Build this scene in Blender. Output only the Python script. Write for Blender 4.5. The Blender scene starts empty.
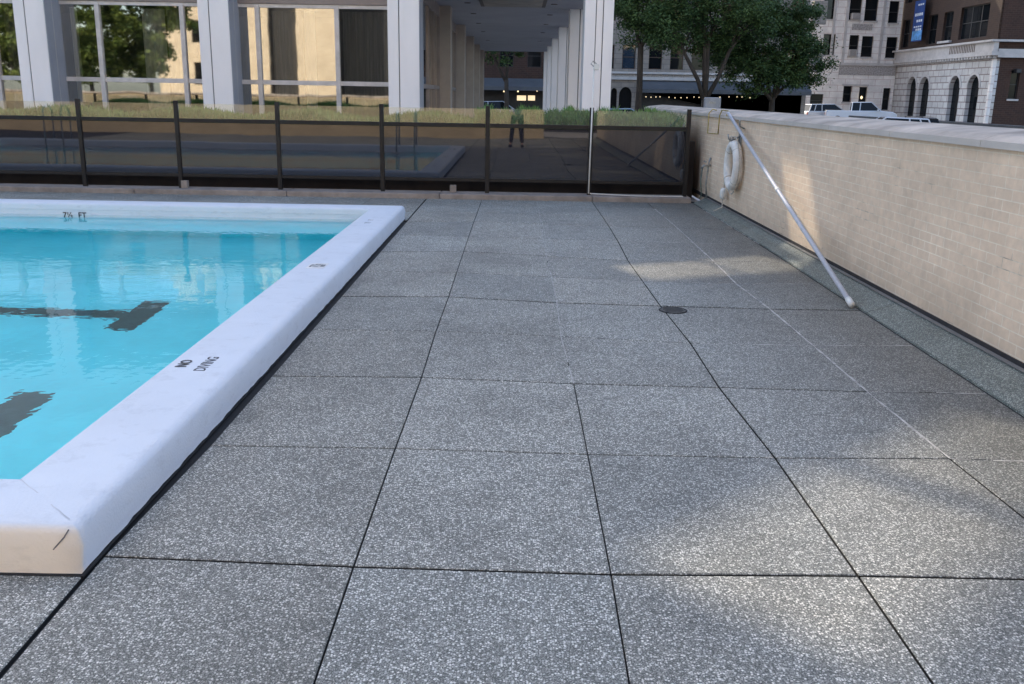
import bpy, bmesh, math, random
from mathutils import Vector, Matrix
random.seed(7)
R = math.radians
scene = bpy.context.scene
COL = scene.collection

# ------------------------------------------------------------------ camera
H = 1.6
F, PITCH, ROLL, YAW = 940.6, .2568, -.0172, -.0014
fwd = Vector((math.sin(YAW)*math.cos(PITCH), math.cos(YAW)*math.cos(PITCH), -math.sin(PITCH)))
rt = Vector((math.cos(YAW), -math.sin(YAW), 0))
dn = fwd.cross(rt)
rt2 = rt*math.cos(ROLL) + dn*math.sin(ROLL)
dn2 = -rt*math.sin(ROLL) + dn*math.cos(ROLL)
cd = bpy.data.cameras.new('camera'); cam = bpy.data.objects.new('camera', cd); COL.objects.link(cam)
cam.matrix_world = Matrix(((rt2.x, -dn2.x, -fwd.x, 0), (rt2.y, -dn2.y, -fwd.y, 0), (rt2.z, -dn2.z, -fwd.z, H), (0, 0, 0, 1)))
cd.sensor_width = 36; cd.lens = F/1024*36; cd.clip_start = .05; cd.clip_end = 2000
scene.camera = cam

def ray(px, py):
    return rt2*((px-512)/F) + dn2*((py-342)/F) + fwd
def at(px, py, X=None, Y=None, z=None):
    d = ray(px, py)
    t = (z-H)/d.z if z is not None else (Y/d.y if Y is not None else X/d.x)
    return Vector((0, 0, H)) + d*t

# ------------------------------------------------------------------ materials
def newmat(name):
    m = bpy.data.materials.new(name); m.use_nodes = True
    nt = m.node_tree; b = nt.nodes['Principled BSDF']
    return m, nt, b
def N(nt, t, **k):
    n = nt.nodes.new(t)
    for a, v in k.items():
        if a in n.inputs.keys(): n.inputs[a].default_value = v
        else: setattr(n, a, v)
    return n
def c4(c): return (c[0], c[1], c[2], 1)
def mixc(nt, fac, a, b, blend='MIX'):
    n = nt.nodes.new('ShaderNodeMix'); n.data_type = 'RGBA'; n.blend_type = blend
    for s, v in ((0, fac), (6, a), (7, b)):
        if hasattr(v, 'is_output') or isinstance(v, bpy.types.NodeSocket): nt.links.new(v, n.inputs[s])
        else: n.inputs[s].default_value = c4(v) if isinstance(v, (tuple, list)) else v
    return n.outputs[2]
def ramp(nt, src, stops):
    n = nt.nodes.new('ShaderNodeValToRGB'); nt.links.new(src, n.inputs[0])
    while len(n.color_ramp.elements) < len(stops): n.color_ramp.elements.new(.5)
    for e, (p, c) in zip(n.color_ramp.elements, stops):
        e.position = p; e.color = c4(c) if isinstance(c, (tuple, list)) else (c, c, c, 1)
    return n.outputs[0]
def ocoord(nt, scale=(1, 1, 1), swz=None):
    tc = N(nt, 'ShaderNodeTexCoord'); o = tc.outputs['Object']
    if swz:
        s = N(nt, 'ShaderNodeSeparateXYZ'); c = N(nt, 'ShaderNodeCombineXYZ'); nt.links.new(o, s.inputs[0])
        for i, ax in enumerate(swz): nt.links.new(s.outputs['XYZ'.index(ax)], c.inputs[i])
        o = c.outputs[0]
    if scale != (1, 1, 1):
        mp = N(nt, 'ShaderNodeMapping'); mp.inputs['Scale'].default_value = scale; nt.links.new(o, mp.inputs[0]); o = mp.outputs[0]
    return o
def noise(nt, co, scale, detail=3, rough=.5):
    n = N(nt, 'ShaderNodeTexNoise', Scale=scale, Detail=detail, Roughness=rough); nt.links.new(co, n.inputs['Vector']); return n.outputs['Fac']
def bump(nt, b, h, strength=.3, dist=.01):
    n = N(nt, 'ShaderNodeBump', Strength=strength, Distance=dist); nt.links.new(h, n.inputs['Height']); nt.links.new(n.outputs[0], b.inputs['Normal']); return n
def plain(name, col, rough=.6, metal=0, var=.25, scale=3, bmp=0, bscale=60, spec=.5, stretch=(1, 1, 1)):
    m, nt, b = newmat(name)
    co = ocoord(nt, stretch)
    f = noise(nt, co, scale, 5, .6)
    c = ramp(nt, f, [(.3, tuple(x*(1-var) for x in col)), (.7, tuple(min(1, x*(1+var)) for x in col))])
    nt.links.new(c, b.inputs['Base Color'])
    b.inputs['Roughness'].default_value = rough; b.inputs['Metallic'].default_value = metal
    b.inputs['Specular IOR Level'].default_value = spec
    if bmp: bump(nt, b, noise(nt, co, bscale, 4), bmp, .01)
    return m

def aggregate(name, base, chip, dark, wall_stain_tone=True):
    m, nt, b = newmat(name)
    co = ocoord(nt)
    cols = None
    v = N(nt, 'ShaderNodeTexVoronoi', Scale=122.); nt.links.new(co, v.inputs['Vector'])
    sep = N(nt, 'ShaderNodeSeparateColor'); nt.links.new(v.outputs['Color'], sep.inputs[0])
    cc = ramp(nt, sep.outputs[0], [(.0, dark), (.28, base), (.50, tuple(x*1.5 for x in base)), (.68, tuple(x*.75 for x in chip)), (.9, chip)])
    mk = ramp(nt, v.outputs['Distance'], [(.36, 1.), (.56, 0.)])
    c1 = mixc(nt, mk, tuple(x*.62 for x in base), cc)
    v2 = N(nt, 'ShaderNodeTexVoronoi', Scale=310.); nt.links.new(co, v2.inputs['Vector'])
    sep2 = N(nt, 'ShaderNodeSeparateColor'); nt.links.new(v2.outputs['Color'], sep2.inputs[0])
    c2 = ramp(nt, sep2.outputs[1], [(.0, dark), (.5, base), (.85, chip)])
    c = mixc(nt, .3, c1, c2)
    big = noise(nt, co, .9, 6, .65)
    st = ramp(nt, big, [(.3, .7), (.5, .95), (.75, 1.14)])
    c = mixc(nt, 1., c, st, 'MULTIPLY')
    mid = noise(nt, co, 5.5, 5, .7)
    st2 = ramp(nt, mid, [(.25, .78), (.5, 1.), (.8, 1.1)])
    c = mixc(nt, 1., c, st2, 'MULTIPLY')
    # darker zone next to the boundary wall, with a wandering edge
    if wall_stain_tone:
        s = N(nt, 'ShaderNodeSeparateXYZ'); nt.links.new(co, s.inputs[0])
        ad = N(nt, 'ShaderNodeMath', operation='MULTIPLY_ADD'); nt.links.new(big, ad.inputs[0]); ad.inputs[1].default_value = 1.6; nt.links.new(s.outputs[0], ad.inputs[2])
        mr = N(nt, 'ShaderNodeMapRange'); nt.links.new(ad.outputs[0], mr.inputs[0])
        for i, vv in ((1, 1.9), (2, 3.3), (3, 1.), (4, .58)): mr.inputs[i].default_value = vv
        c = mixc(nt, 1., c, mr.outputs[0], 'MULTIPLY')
    if wall_stain_tone:
        at_ = N(nt, 'ShaderNodeAttribute', attribute_name='tone'); c = mixc(nt, 1., c, at_.outputs['Color'], 'MULTIPLY')
    # small dark spots (old gum, leaf marks)
    vs = N(nt, 'ShaderNodeTexVoronoi', Scale=2.3); nt.links.new(co, vs.inputs['Vector'])
    sp = ramp(nt, vs.outputs['Distance'], [(.02, .6), (.045, 1.)])
    c = mixc(nt, 1., c, sp, 'MULTIPLY')
    nt.links.new(c, b.inputs['Base Color'])
    b.inputs['Roughness'].default_value = .62
    bump(nt, b, sep.outputs[2], .35, .002)
    return m

def brick(name, swz, c1, c2, mortar, bw, rh, ms=.02, off=.5, bmp=.4, stain=None, rough=.7, freq=2, msm=.1):
    m, nt, b = newmat(name)
    co = ocoord(nt, swz=swz)
    t = N(nt, 'ShaderNodeTexBrick'); nt.links.new(co, t.inputs['Vector'])
    t.inputs['Scale'].default_value = 1; t.inputs['Brick Width'].default_value = bw; t.inputs['Row Height'].default_value = rh
    t.inputs['Mortar Size'].default_value = ms; t.inputs['Mortar Smooth'].default_value = msm; t.offset = off; t.offset_frequency = freq
    t.inputs['Color1'].default_value = c4(c1); t.inputs['Color2'].default_value = c4(c2); t.inputs['Mortar'].default_value = c4(mortar)
    c = mixc(nt, 1., t.outputs['Color'], ramp(nt, noise(nt, co, 1.2, 6, .65), [(.3, .82), (.7, 1.1)]), 'MULTIPLY')
    c = mixc(nt, 1., c, ramp(nt, noise(nt, co, 14, 3, .6), [(.3, .92), (.7, 1.06)]), 'MULTIPLY')
    if stain:
        nt.links.new(ramp(nt, noise(nt, co, 2.3, 4, .6), [(.30, (.42, .32, .24)), (.40, (.80, .66, .50)), (.62, (.92, .80, .64))]), t.inputs['Mortar'])
        v = N(nt, 'ShaderNodeTexVoronoi', Scale=1.); nt.links.new(ocoord(nt, (0, 4.9, 14.6)), v.inputs['Vector'])
        sv = N(nt, 'ShaderNodeSeparateColor'); nt.links.new(v.outputs['Color'], sv.inputs[0])
        c = mixc(nt, 1., c, ramp(nt, sv.outputs[0], [(.0, .965), (.12, .99), (.8, 1.), (1., 1.01)]), 'MULTIPLY')
        c = stain(nt, c)
    nt.links.new(c, b.inputs['Base Color']); b.inputs['Roughness'].default_value = rough
    inv = N(nt, 'ShaderNodeMath', operation='SUBTRACT'); inv.inputs[0].default_value = 1; nt.links.new(t.outputs['Fac'], inv.inputs[1])
    n2 = N(nt, 'ShaderNodeMath', operation='MULTIPLY_ADD'); nt.links.new(noise(nt, co, 30, 4), n2.inputs[0]); n2.inputs[1].default_value = .35; nt.links.new(inv.outputs[0], n2.inputs[2])
    bump(nt, b, n2.outputs[0], bmp, .006)
    return m

def wall_stain_tone(nt, c):
    """rust-brown run-off at the fence end and a darker band low on the wall"""
    co = ocoord(nt); s = N(nt, 'ShaderNodeSeparateXYZ'); nt.links.new(co, s.inputs[0])
    w = noise(nt, ocoord(nt, (1, 1.2, .35)), 3., 5, .6)
    a = N(nt, 'ShaderNodeMath', operation='MULTIPLY_ADD'); nt.links.new(w, a.inputs[0]); a.inputs[1].default_value = 1.0; nt.links.new(s.outputs[1], a.inputs[2])
    mr = N(nt, 'ShaderNodeMapRange'); nt.links.new(a.outputs[0], mr.inputs[0])
    for i, v in ((1, 15.9), (2, 16.6), (3, 0.), (4, .9)): mr.inputs[i].default_value = v
    zr = N(nt, 'ShaderNodeMapRange'); nt.links.new(s.outputs[2], zr.inputs[0])
    for i, v in ((1, .9), (2, 1.3), (3, 1.), (4, 0.)): zr.inputs[i].default_value = v
    mu = N(nt, 'ShaderNodeMath', operation='MULTIPLY'); nt.links.new(mr.outputs[0], mu.inputs[0]); nt.links.new(zr.outputs[0], mu.inputs[1])
    c = mixc(nt, mu.outputs[0], c, (.15, .075, .04))
    z2 = N(nt, 'ShaderNodeMapRange'); nt.links.new(s.outputs[2], z2.inputs[0])
    for i, v in ((1, .1), (2, .45), (3, .8), (4, 1.)): z2.inputs[i].default_value = v
    return mixc(nt, 1., c, z2.outputs[0], 'MULTIPLY')

def glassy(name, dark, refl, rough=.02, clear=0., tint=(.8, .85, .85), edge=.9):
    """glass: part seen through, part mirror"""
    m = bpy.data.materials.new(name); m.use_nodes = True; nt = m.node_tree
    for n in list(nt.nodes): nt.nodes.remove(n)
    out = N(nt, 'ShaderNodeOutputMaterial'); d = N(nt, 'ShaderNodeBsdfDiffuse', Color=c4(dark)); g = N(nt, 'ShaderNodeBsdfGlossy', Color=(1, .99, .97, 1), Roughness=rough)
    tr = N(nt, 'ShaderNodeBsdfTransparent', Color=c4(tint)); mx = N(nt, 'ShaderNodeMixShader', Fac=clear)
    nt.links.new(d.outputs[0], mx.inputs[1]); nt.links.new(tr.outputs[0], mx.inputs[2])
    lw = N(nt, 'ShaderNodeFresnel', IOR=1.5)
    ad = N(nt, 'ShaderNodeMath', operation='MULTIPLY_ADD', use_clamp=True); nt.links.new(lw.outputs[0], ad.inputs[0]); ad.inputs[1].default_value = edge; ad.inputs[2].default_value = refl
    m2 = N(nt, 'ShaderNodeMixShader'); nt.links.new(ad.outputs[0], m2.inputs[0]); nt.links.new(mx.outputs[0], m2.inputs[1]); nt.links.new(g.outputs[0], m2.inputs[2])
    nt.links.new(m2.outputs[0], out.inputs[0])
    b = N(nt, 'ShaderNodeBump', Strength=.05, Distance=.02); nt.links.new(noise(nt, ocoord(nt), .9, 2), b.inputs['Height']); nt.links.new(b.outputs[0], g.inputs['Normal'])
    return m

M = {}
M['deck'] = aggregate('exposed_aggregate', (.168, .172, .150), (.95, .92, .83), (.035, .038, .035))
M['curb'] = aggregate('green_terrazzo', (.115, .132, .118), (.50, .53, .47), (.03, .05, .047), False)
M['joint_dark'] = plain('joint_dirt', (.02, .02, .021), .9, var=.3, scale=8)
M['joint_white'] = plain('joint_sealant', (.40, .385, .36), .8, var=.45, scale=9)
M['black'] = plain('black_paint', (.02, .02, .022), .5, var=.2)
M['fence'] = plain('dark_metal', (.018, .017, .018), .45, .3, var=.3, scale=6, bmp=.1)
M['kerb'] = plain('kerb_concrete', (.30, .255, .225), .85, var=.3, scale=4, bmp=.4, bscale=40)
M['marble'] = plain('marble_cladding', (.92, .875, .86), .45, var=.06, scale=1.2, stretch=(1, 1, .3))
M['marble_shaded'] = plain('marble_shaded_side', (.30, .31, .35), .5, var=.1, scale=1.2)
M['joint_grey'] = plain('cladding_joint', (.16, .15, .15), .8, var=.1)
M['soffit'] = plain('soffit_plaster', (.33, .32, .34), .9, var=.08, scale=.8)
M['fixture'] = plain('bronze', (.09, .06, .045), .6, .3, var=.3)
M['frame_al'] = plain('anodised_frame', (.60, .57, .56), .4, .2, var=.15, scale=5)
M['frame_tan'] = plain('tan_frame', (.28, .23, .21), .5, .2, var=.12)
M['curtain'] = plain('pale_curtain', (.8, .8, .76), .9, var=.12, scale=3, stretch=(4, 1, .2))
M['curtain_dark'] = plain('grey_curtain', (.30, .29, .27), .9, var=.3, scale=5, stretch=(6, 1, .15))
M['room'] = plain('room_paint', (.08, .075, .07), .9)
M['winglass'] = glassy('window_glass', (.02, .025, .025), .25, clear=.95, tint=(.88, .9, .89))
M['fenceglass'] = glassy('tinted_glass', (.012, .014, .024), .07, rough=.02, clear=.04, tint=(.4, .42, .5), edge=.5)
M['clearglass'] = glassy('clear_glass', (.3, .33, .3), .07, rough=.02, clear=.94, tint=(.92, .95, .93), edge=.6)
M['farglass'] = glassy('far_glass', (.008, .01, .012), .008, clear=.0, edge=.3)
M['farglass_blue'] = glassy('far_glass_sky', (.03, .045, .07), .10, clear=.0)
M['brick_wall'] = brick('painted_brick', 'YZX', (.82, .625, .45), (.77, .585, .42), (.74, .64, .52), .205, .0685, .0036, bmp=.55, stain=wall_stain_tone)
M['brick_wall_back'] = brick('painted_brick_back', 'XZY', (.56, .43, .27), (.50, .38, .23), (.56, .46, .32), .305, .0975, .004)
M['cap'] = plain('cap_limestone', (.45, .38, .315), .8, var=.42, scale=2.2, bmp=.3, bscale=25)
M['cap_edge'] = plain('cap_edge', (.50, .455, .41), .7, var=.1, scale=2.2)
M['coping'] = plain('white_pool_paint', (.69, .725, .775), .55, var=.035, scale=2.5, bmp=.25, bscale=90)
M['metal'] = plain('aluminium', (.50, .51, .56), .5, .0, var=.1, scale=20)
M['steel'] = plain('galvanised', (.35, .36, .35), .5, .7, var=.4, scale=30)
M['whiteplastic'] = plain('white_plastic', (.72, .71, .68), .5, var=.08)
M['ring'] = plain('weathered_ring', (.74, .71, .67), .75, var=.18, scale=9, bmp=.3, bscale=50)
M['rope'] = plain('rope', (.50, .46, .40), .9, var=.35, scale=60, bmp=.5, bscale=200)
M['wire'] = plain('brass_wire', (.45, .34, .12), .5, .5, var=.3, scale=20)
M['asphalt'] = plain('asphalt', (.05, .05, .052), .9, var=.25, scale=1.5, bmp=.2)
M['pave'] = plain('concrete_paving', (.42, .39, .36), .9, var=.15, scale=.6)
M['parapet'] = plain('grey_concrete', (.17, .165, .155), .9, var=.25, scale=1.5, bmp=.2)
M['soil'] = plain('soil', (.05, .035, .025), 1, var=.4, scale=10)
M['planter'] = plain('planter_render', (.035, .026, .022), .9, var=.4, scale=3)
M['bark'] = plain('bark', (.045, .036, .028), .95, var=.4, scale=6, bmp=.6, bscale=14, stretch=(1, 1, .3))
def leafmat(name, c, c2):
    m, nt, b = newmat(name)
    f = noise(nt, ocoord(nt), .55, 4, .7); f2 = noise(nt, ocoord(nt), 7, 2)
    k = mixc(nt, 1., ramp(nt, f, [(.35, c), (.65, c2)]), ramp(nt, f2, [(.3, .6), (.7, 1.35)]), 'MULTIPLY')
    nt.links.new(k, b.inputs['Base Color']); b.inputs['Roughness'].default_value = .6
    b.inputs['Specular IOR Level'].default_value = .25
    return m
M['leaf'] = leafmat('leaves', (.026, .058, .018), (.07, .12, .038))
M['leaf_lit'] = leafmat('leaves_light', (.09, .14, .025), (.22, .27, .06))
M['hedge'] = leafmat('hedge_leaves', (.08, .17, .045), (.19, .31, .09))
M['limestone'] = brick('limestone_blocks', 'XZY', (.80, .77, .735), (.74, .71, .68), (.52, .40, .38), 1.5, .62, .02, rough=.8, bmp=.2)
M['limestone_w'] = brick('limestone_blocks_side', 'YZX', (.56, .55, .53), (.48, .47, .46), (.24, .195, .19), 1.15, .55, .045, rough=.8, bmp=.4)
M['tanstone'] = brick('tan_stone', 'XZY', (.27, .235, .205), (.23, .20, .175), (.15, .13, .115), 1.2, .4, .02, rough=.85, bmp=.2)
M['brownbrick'] = brick('brown_brick', 'XZY', (.058, .027, .018), (.042, .021, .015), (.07, .045, .035), .42, .16, .014, rough=.9)
M['brownbrick_w'] = brick('brown_brick_side', 'YZX', (.052, .028, .018), (.038, .021, .015), (.06, .04, .03), .42, .16, .014, rough=.9)
M['stonetrim'] = plain('stone_trim', (.46, .44, .43), .8, var=.15, scale=1.5)
M['carved'] = plain('carved_stone', (.34, .32, .31), .85, var=.5, scale=9, bmp=.8, bscale=10)
M['dark_stone'] = plain('dark_shopfront', (.03, .028, .027), .7, var=.3, scale=1)
M['awning'] = plain('awning_canvas', (.085, .09, .10), .85, var=.15, scale=.8)
M['beigebrick'] = brick('sunlit_beige_brick', 'XZY', (.84, .68, .46), (.78, .62, .41), (.8, .68, .5), .5, .2, .02, rough=.9)
M['tyre'] = plain('tyre', (.02, .02, .02), .85)
M['rim'] = plain('rim', (.4, .4, .42), .35, .8)
M['red'] = plain('red_lens', (.35, .02, .02), .3)
M['skin'] = plain('skin', (.45, .27, .2), .6, var=.05)
M['shirt'] = plain('grey_shirt', (.12, .13, .16), .9, var=.1)
M['hair'] = plain('hair', (.03, .02, .015), .8, var=.3, scale=30)
M['lane'] = plain('lane_tiles', (.022, .045, .045), .4, var=.35, scale=14)
def emis(name, col, st):
    m, nt, b = newmat(name); b.inputs['Base Color'].default_value = c4(col); b.inputs['Emission Color'].default_value = c4(col); b.inputs['Emission Strength'].default_value = st
    return m
M['bulb'] = emis('lit_bulb', (1, .78, .45), 1.8)
M['shop_lit'] = emis('lit_shop_window', (1, .8, .5), .9)
def paint(name, c, rough=.25):
    m, nt, b = newmat(name); b.inputs['Base Color'].default_value = c4(c); b.inputs['Roughness'].default_value = rough
    b.inputs['Coat Weight'].default_value = .6; b.inputs['Coat Roughness'].default_value = .05
    nt.links.new(mixc(nt, ramp(nt, noise(nt, ocoord(nt), 2.5, 5), [(.4, 0.), (.8, .25)]), c, tuple(x*.75 for x in c)), b.inputs['Base Color'])
    return m

# pool shell + water
def poolshell():
    m, nt, b = newmat('pool_plaster')
    co = ocoord(nt)
    s = N(nt, 'ShaderNodeSeparateXYZ'); nt.links.new(co, s.inputs[0])
    mr = N(nt, 'ShaderNodeMapRange'); nt.links.new(s.outputs[2], mr.inputs[0])
    for i, v in ((1, -.5), (2, -.05), (3, 0.), (4, 1.)): mr.inputs[i].default_value = v
    c = mixc(nt, mr.outputs[0], (.18, .96, .98), (.72, .84, .83))
    c = mixc(nt, 1., c, ramp(nt, noise(nt, co, 1.5, 5, .6), [(.3, .9), (.7, 1.08)]), 'MULTIPLY')
    nt.links.new(c, b.inputs['Base Color']); b.inputs['Roughness'].default_value = .7
    return m
M['shell'] = poolshell()
def watermat():
    m = bpy.data.materials.new('pool_water'); m.use_nodes = True; nt = m.node_tree
    for n in list(nt.nodes): nt.nodes.remove(n)
    out = N(nt, 'ShaderNodeOutputMaterial'); g = N(nt, 'ShaderNodeBsdfGlossy', Color=(1, 1, 1, 1), Roughness=0.); r = N(nt, 'ShaderNodeBsdfRefraction', Color=(1, 1, 1, 1), Roughness=0., IOR=1.17); fr = N(nt, 'ShaderNodeFresnel', IOR=1.25); mx = N(nt, 'ShaderNodeMixShader')
    nt.links.new(fr.outputs[0], mx.inputs[0]); nt.links.new(r.outputs[0], mx.inputs[1]); nt.links.new(g.outputs[0], mx.inputs[2]); nt.links.new(mx.outputs[0], out.inputs[0])
    n1 = noise(nt, ocoord(nt, (1.0, 1.5, 1)), 2.6, 3, .55); n2 = noise(nt, ocoord(nt, (.8, 1.3, 1)), 10, 2, .5)
    a = N(nt, 'ShaderNodeMath', operation='MULTIPLY_ADD'); nt.links.new(n2, a.inputs[0]); a.inputs[1].default_value = .16; nt.links.new(n1, a.inputs[2])
    w = N(nt, 'ShaderNodeTexWave', Scale=3.2, Distortion=3.5); w.wave_type = 'RINGS'; w.rings_direction = 'SPHERICAL'
    mp = N(nt, 'ShaderNodeMapping'); mp.inputs['Location'].default_value = (7.5, -6.2, 0); nt.links.new(ocoord(nt), mp.inputs[0]); nt.links.new(mp.outputs[0], w.inputs['Vector']); w.inputs['Detail'].default_value = 2; w.inputs['Detail Scale'].default_value = 2.
    a2 = N(nt, 'ShaderNodeMath', operation='MULTIPLY_ADD'); nt.links.new(w.outputs['Fac'], a2.inputs[0]); a2.inputs[1].default_value = .07; nt.links.new(a.outputs[0], a2.inputs[2])
    bp = N(nt, 'ShaderNodeBump', Strength=.30, Distance=.03); nt.links.new(a2.outputs[0], bp.inputs['Height']); nt.links.new(bp.outputs[0], r.inputs['Normal'])
    bq = N(nt, 'ShaderNodeBump', Strength=.085, Distance=.03); nt.links.new(a2.outputs[0], bq.inputs['Height']); nt.links.new(bq.outputs[0], g.inputs['Normal']); nt.links.new(bq.outputs[0], fr.inputs['Normal'])
    return m
M['water'] = watermat()

# ------------------------------------------------------------------ geometry helpers
def worldloc(o):
    v = Vector((0, 0, 0))
    while o: v += o.location; o = o.parent
    return v
class MB:
    def __init__(s): s.v = []; s.f = []
    def add(s, vs, fs):
        n = len(s.v); s.v += [tuple(v) for v in vs]; s.f += [tuple(i+n for i in f) for f in fs]; return s
    def box(s, x0, x1, y0, y1, z0, z1):
        return s.add([(x0,y0,z0),(x1,y0,z0),(x1,y1,z0),(x0,y1,z0),(x0,y0,z1),(x1,y0,z1),(x1,y1,z1),(x0,y1,z1)],
                     [(0,3,2,1),(4,5,6,7),(0,1,5,4),(1,2,6,5),(2,3,7,6),(3,0,4,7)])
    def quad(s, a, b, c, d): return s.add([a, b, c, d], [(0, 1, 2, 3)])
    def tube(s, pts, r, n=8, cap=True):
        pts = [Vector(p) for p in pts]; k = len(pts)
        rs = r if isinstance(r, (list, tuple)) else [r]*k
        up = None; base = len(s.v); vs = []
        for i, p in enumerate(pts):
            t = (pts[min(i+1, k-1)] - pts[max(i-1, 0)]).normalized()
            if up is None:
                up = Vector((0, 0, 1)) if abs(t.z) < .9 else Vector((1, 0, 0))
            a = (up - t*up.dot(t)).normalized(); up = a; b = t.cross(a)
            for j in range(n):
                th = 2*math.pi*j/n; vs.append(p + (a*math.cos(th) + b*math.sin(th))*rs[i])
        fs = [(i*n+j, i*n+(j+1) % n, (i+1)*n+(j+1) % n, (i+1)*n+j) for i in range(k-1) for j in range(n)]
        if cap: fs += [tuple(range(n))[::-1], tuple((k-1)*n+j for j in range(n))]
        return s.add(vs, fs)
    def prism(s, poly, a, b, axis):
        """poly in the plane across `axis`, swept from a to b along it"""
        def P(u, v, w): return {'x': (w, u, v), 'y': (u, w, v), 'z': (u, v, w)}[axis]
        n = len(poly)
        return s.add([P(u, v, a) for u, v in poly] + [P(u, v, b) for u, v in poly],
                     [tuple(range(n)), tuple(range(2*n-1, n-1, -1))] + [(i, n+i, n+(i+1) % n, (i+1) % n) for i in range(n)])
    def torus(s, c, ax1, ax2, R0, r, n=40, m=14, squash=1.):
        c = Vector(c); ax1 = Vector(ax1).normalized(); ax2 = Vector(ax2).normalized(); ax3 = ax1.cross(ax2); vs = []
        for i in range(n):
            t = 2*math.pi*i/n; d = ax1*math.cos(t) + ax2*math.sin(t)
            for j in range(m):
                p = 2*math.pi*j/m; vs.append(c + d*(R0 + r*math.cos(p)) + ax3*r*math.sin(p)*squash)
        return s.add(vs, [(i*m+j, ((i+1) % n)*m+j, ((i+1) % n)*m+(j+1) % m, i*m+(j+1) % m) for i in range(n) for j in range(m)])
    def build(s, name, mat, parent=None, bevel=0, smooth=False, seg=2):
        me = bpy.data.meshes.new(name); me.from_pydata(s.v, [], s.f)
        bm = bmesh.new(); bm.from_mesh(me); bmesh.ops.recalc_face_normals(bm, faces=bm.faces); bm.to_mesh(me); bm.free()
        return link(name, me, mat, parent, bevel, smooth, seg)
def link(name, me, mat, parent=None, bevel=0, smooth=False, seg=2):
    me.materials.clear(); me.materials.append(mat)
    o = bpy.data.objects.new(name, me); COL.objects.link(o)
    if parent is not None:
        o.parent = parent; o.location = -worldloc(parent)
    if smooth:
        for p in me.polygons: p.use_smooth = True
    if bevel:
        b = o.modifiers.new('bevel', 'BEVEL'); b.width = bevel; b.segments = seg; b.limit_method = 'ANGLE'
    return o
def thing(name, label, cat, loc=(0, 0, 0), group=None):
    o = bpy.data.objects.new(name, None); COL.objects.link(o); o.location = loc; o['label'] = label; o['category'] = cat
    if group: o['group'] = group
    return o
def tag(o, label, cat, group=None):
    o['label'] = label; o['category'] = cat
    if group: o['group'] = group
    return o
def struct(o): o['kind'] = 'structure'; return o

def facade(name, org, u, outer, holes, depth, mat, parent, w=None):
    """wall sheet with real openings: outer/holes are (u,z) polygons from org; depth goes along w"""
    cu = bpy.data.curves.new('tmp', 'CURVE'); cu.dimensions = '2D'; cu.fill_mode = 'BOTH'; cu.extrude = depth/2
    for poly in [outer] + holes:
        sp = cu.splines.new('POLY'); sp.points.add(len(poly)-1); sp.use_cyclic_u = True
        for p, (a, b) in zip(sp.points, poly): p.co = (a, b, 0, 1)
    ob = bpy.data.objects.new('tmp', cu); COL.objects.link(ob)
    bpy.context.view_layer.update()
    me = bpy.data.meshes.new_from_object(ob.evaluated_get(bpy.context.evaluated_depsgraph_get()))
    COL.objects.unlink(ob); bpy.data.objects.remove(ob)
    u = Vector(u); z = Vector((0, 0, 1)); w = Vector(w) if w else u.cross(z)*-1
    for v in me.vertices:
        a, b, c = v.co; v.co = Vector(org) + u*a + z*b + w*(c + depth/2)
    me.name = name
    return link(name, me, mat, parent)
def rect(a, b, c, d): return [(a, b), (c, b), (c, d), (a, d)]
def arch(a, b, c, d, pointed=False, n=10):
    r = (c-a)/2; m = (a+c)/2
    top = [(m + r*math.cos(math.pi*i/n), d - r + r*math.sin(math.pi*i/n)*(1.35 if pointed else 1)) for i in range(n+1)]
    return [(a, b), (c, b)] + top

# ------------------------------------------------------------------ the deck: slabs laid on a slightly irregular grid
GX0, GY0, GA, GB = -.5326, 2.9652, .8661, 1.1109
meas = {(-1,0):(102,556),(0,0):(353.4,566.4),(1,0):(611.1,574.2),(2,0):(858.3,575.6),(0,1):(395.2,448.2),(1,1):(587.8,454.2),(2,1):(775.3,457.8),(3,1):(950,458.6),
 (0,2):(421.5,377.2),(1,2):(573.8,383.5),(2,2):(719.3,387.4),(3,2):(867.3,391.6),(0,3):(436,331),(2,3):(690.6,343.1),(3,3):(813,345.4),
 (0,4):(448.6,296.7),(1,4):(556.9,302.7),(2,4):(660.6,305.9),(3,4):(770,309),(0,5):(456.5,272.5),(1,5):(551.6,277),(2,5):(643,281.5),(3,5):(736,283.5),
 (0,6):(463.7,251.4),(1,6):(546.3,256),(2,6):(628,260.5),(0,8):(474,221.5),(1,8):(541.4,224)}
dev = {}
for (i, j), q in meas.items():
    p = at(q[0], q[1], z=0); dev[(i, j)] = (p.x-(GX0+i*GA), p.y-(GY0+j*GB))
I0, I1, J0, J1 = -16, 5, -9, 12
def nodepos(i, j):
    if (i, j) in dev: dx, dy = dev[(i, j)]
    else:
        w = dx = dy = 0
        for (a, b), (ex, ey) in dev.items():
            k = math.exp(-(((a-i)**2*.6 + (b-j)**2)/1.5)); w += k; dx += ex*k; dy += ey*k
        dx, dy = (dx/(w+.25), dy/(w+.25))
    return Vector((GX0+i*GA+dx, GY0+j*GB+dy, 0))
PX, PY0, PY1, PXL = -1.45, 2.88, 12.35, -20.0          # outer outline of the pool coping
Wv = {-1: .018, 0: .006, 1: .005, 2: .009, 3: .011, 4: .005}      # joint widths
Wh = {0: .014, 1: .010, 2: .015, 3: .010, 4: .027, 5: .013, 6: .022, 7: .014, 8: .022, 9: .022}
slabs = MB(); white = MB(); DZ = -.018
nodes = {(i, j): nodepos(i, j) for i in range(I0, I1+1) for j in range(J0, J1+1)}
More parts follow.
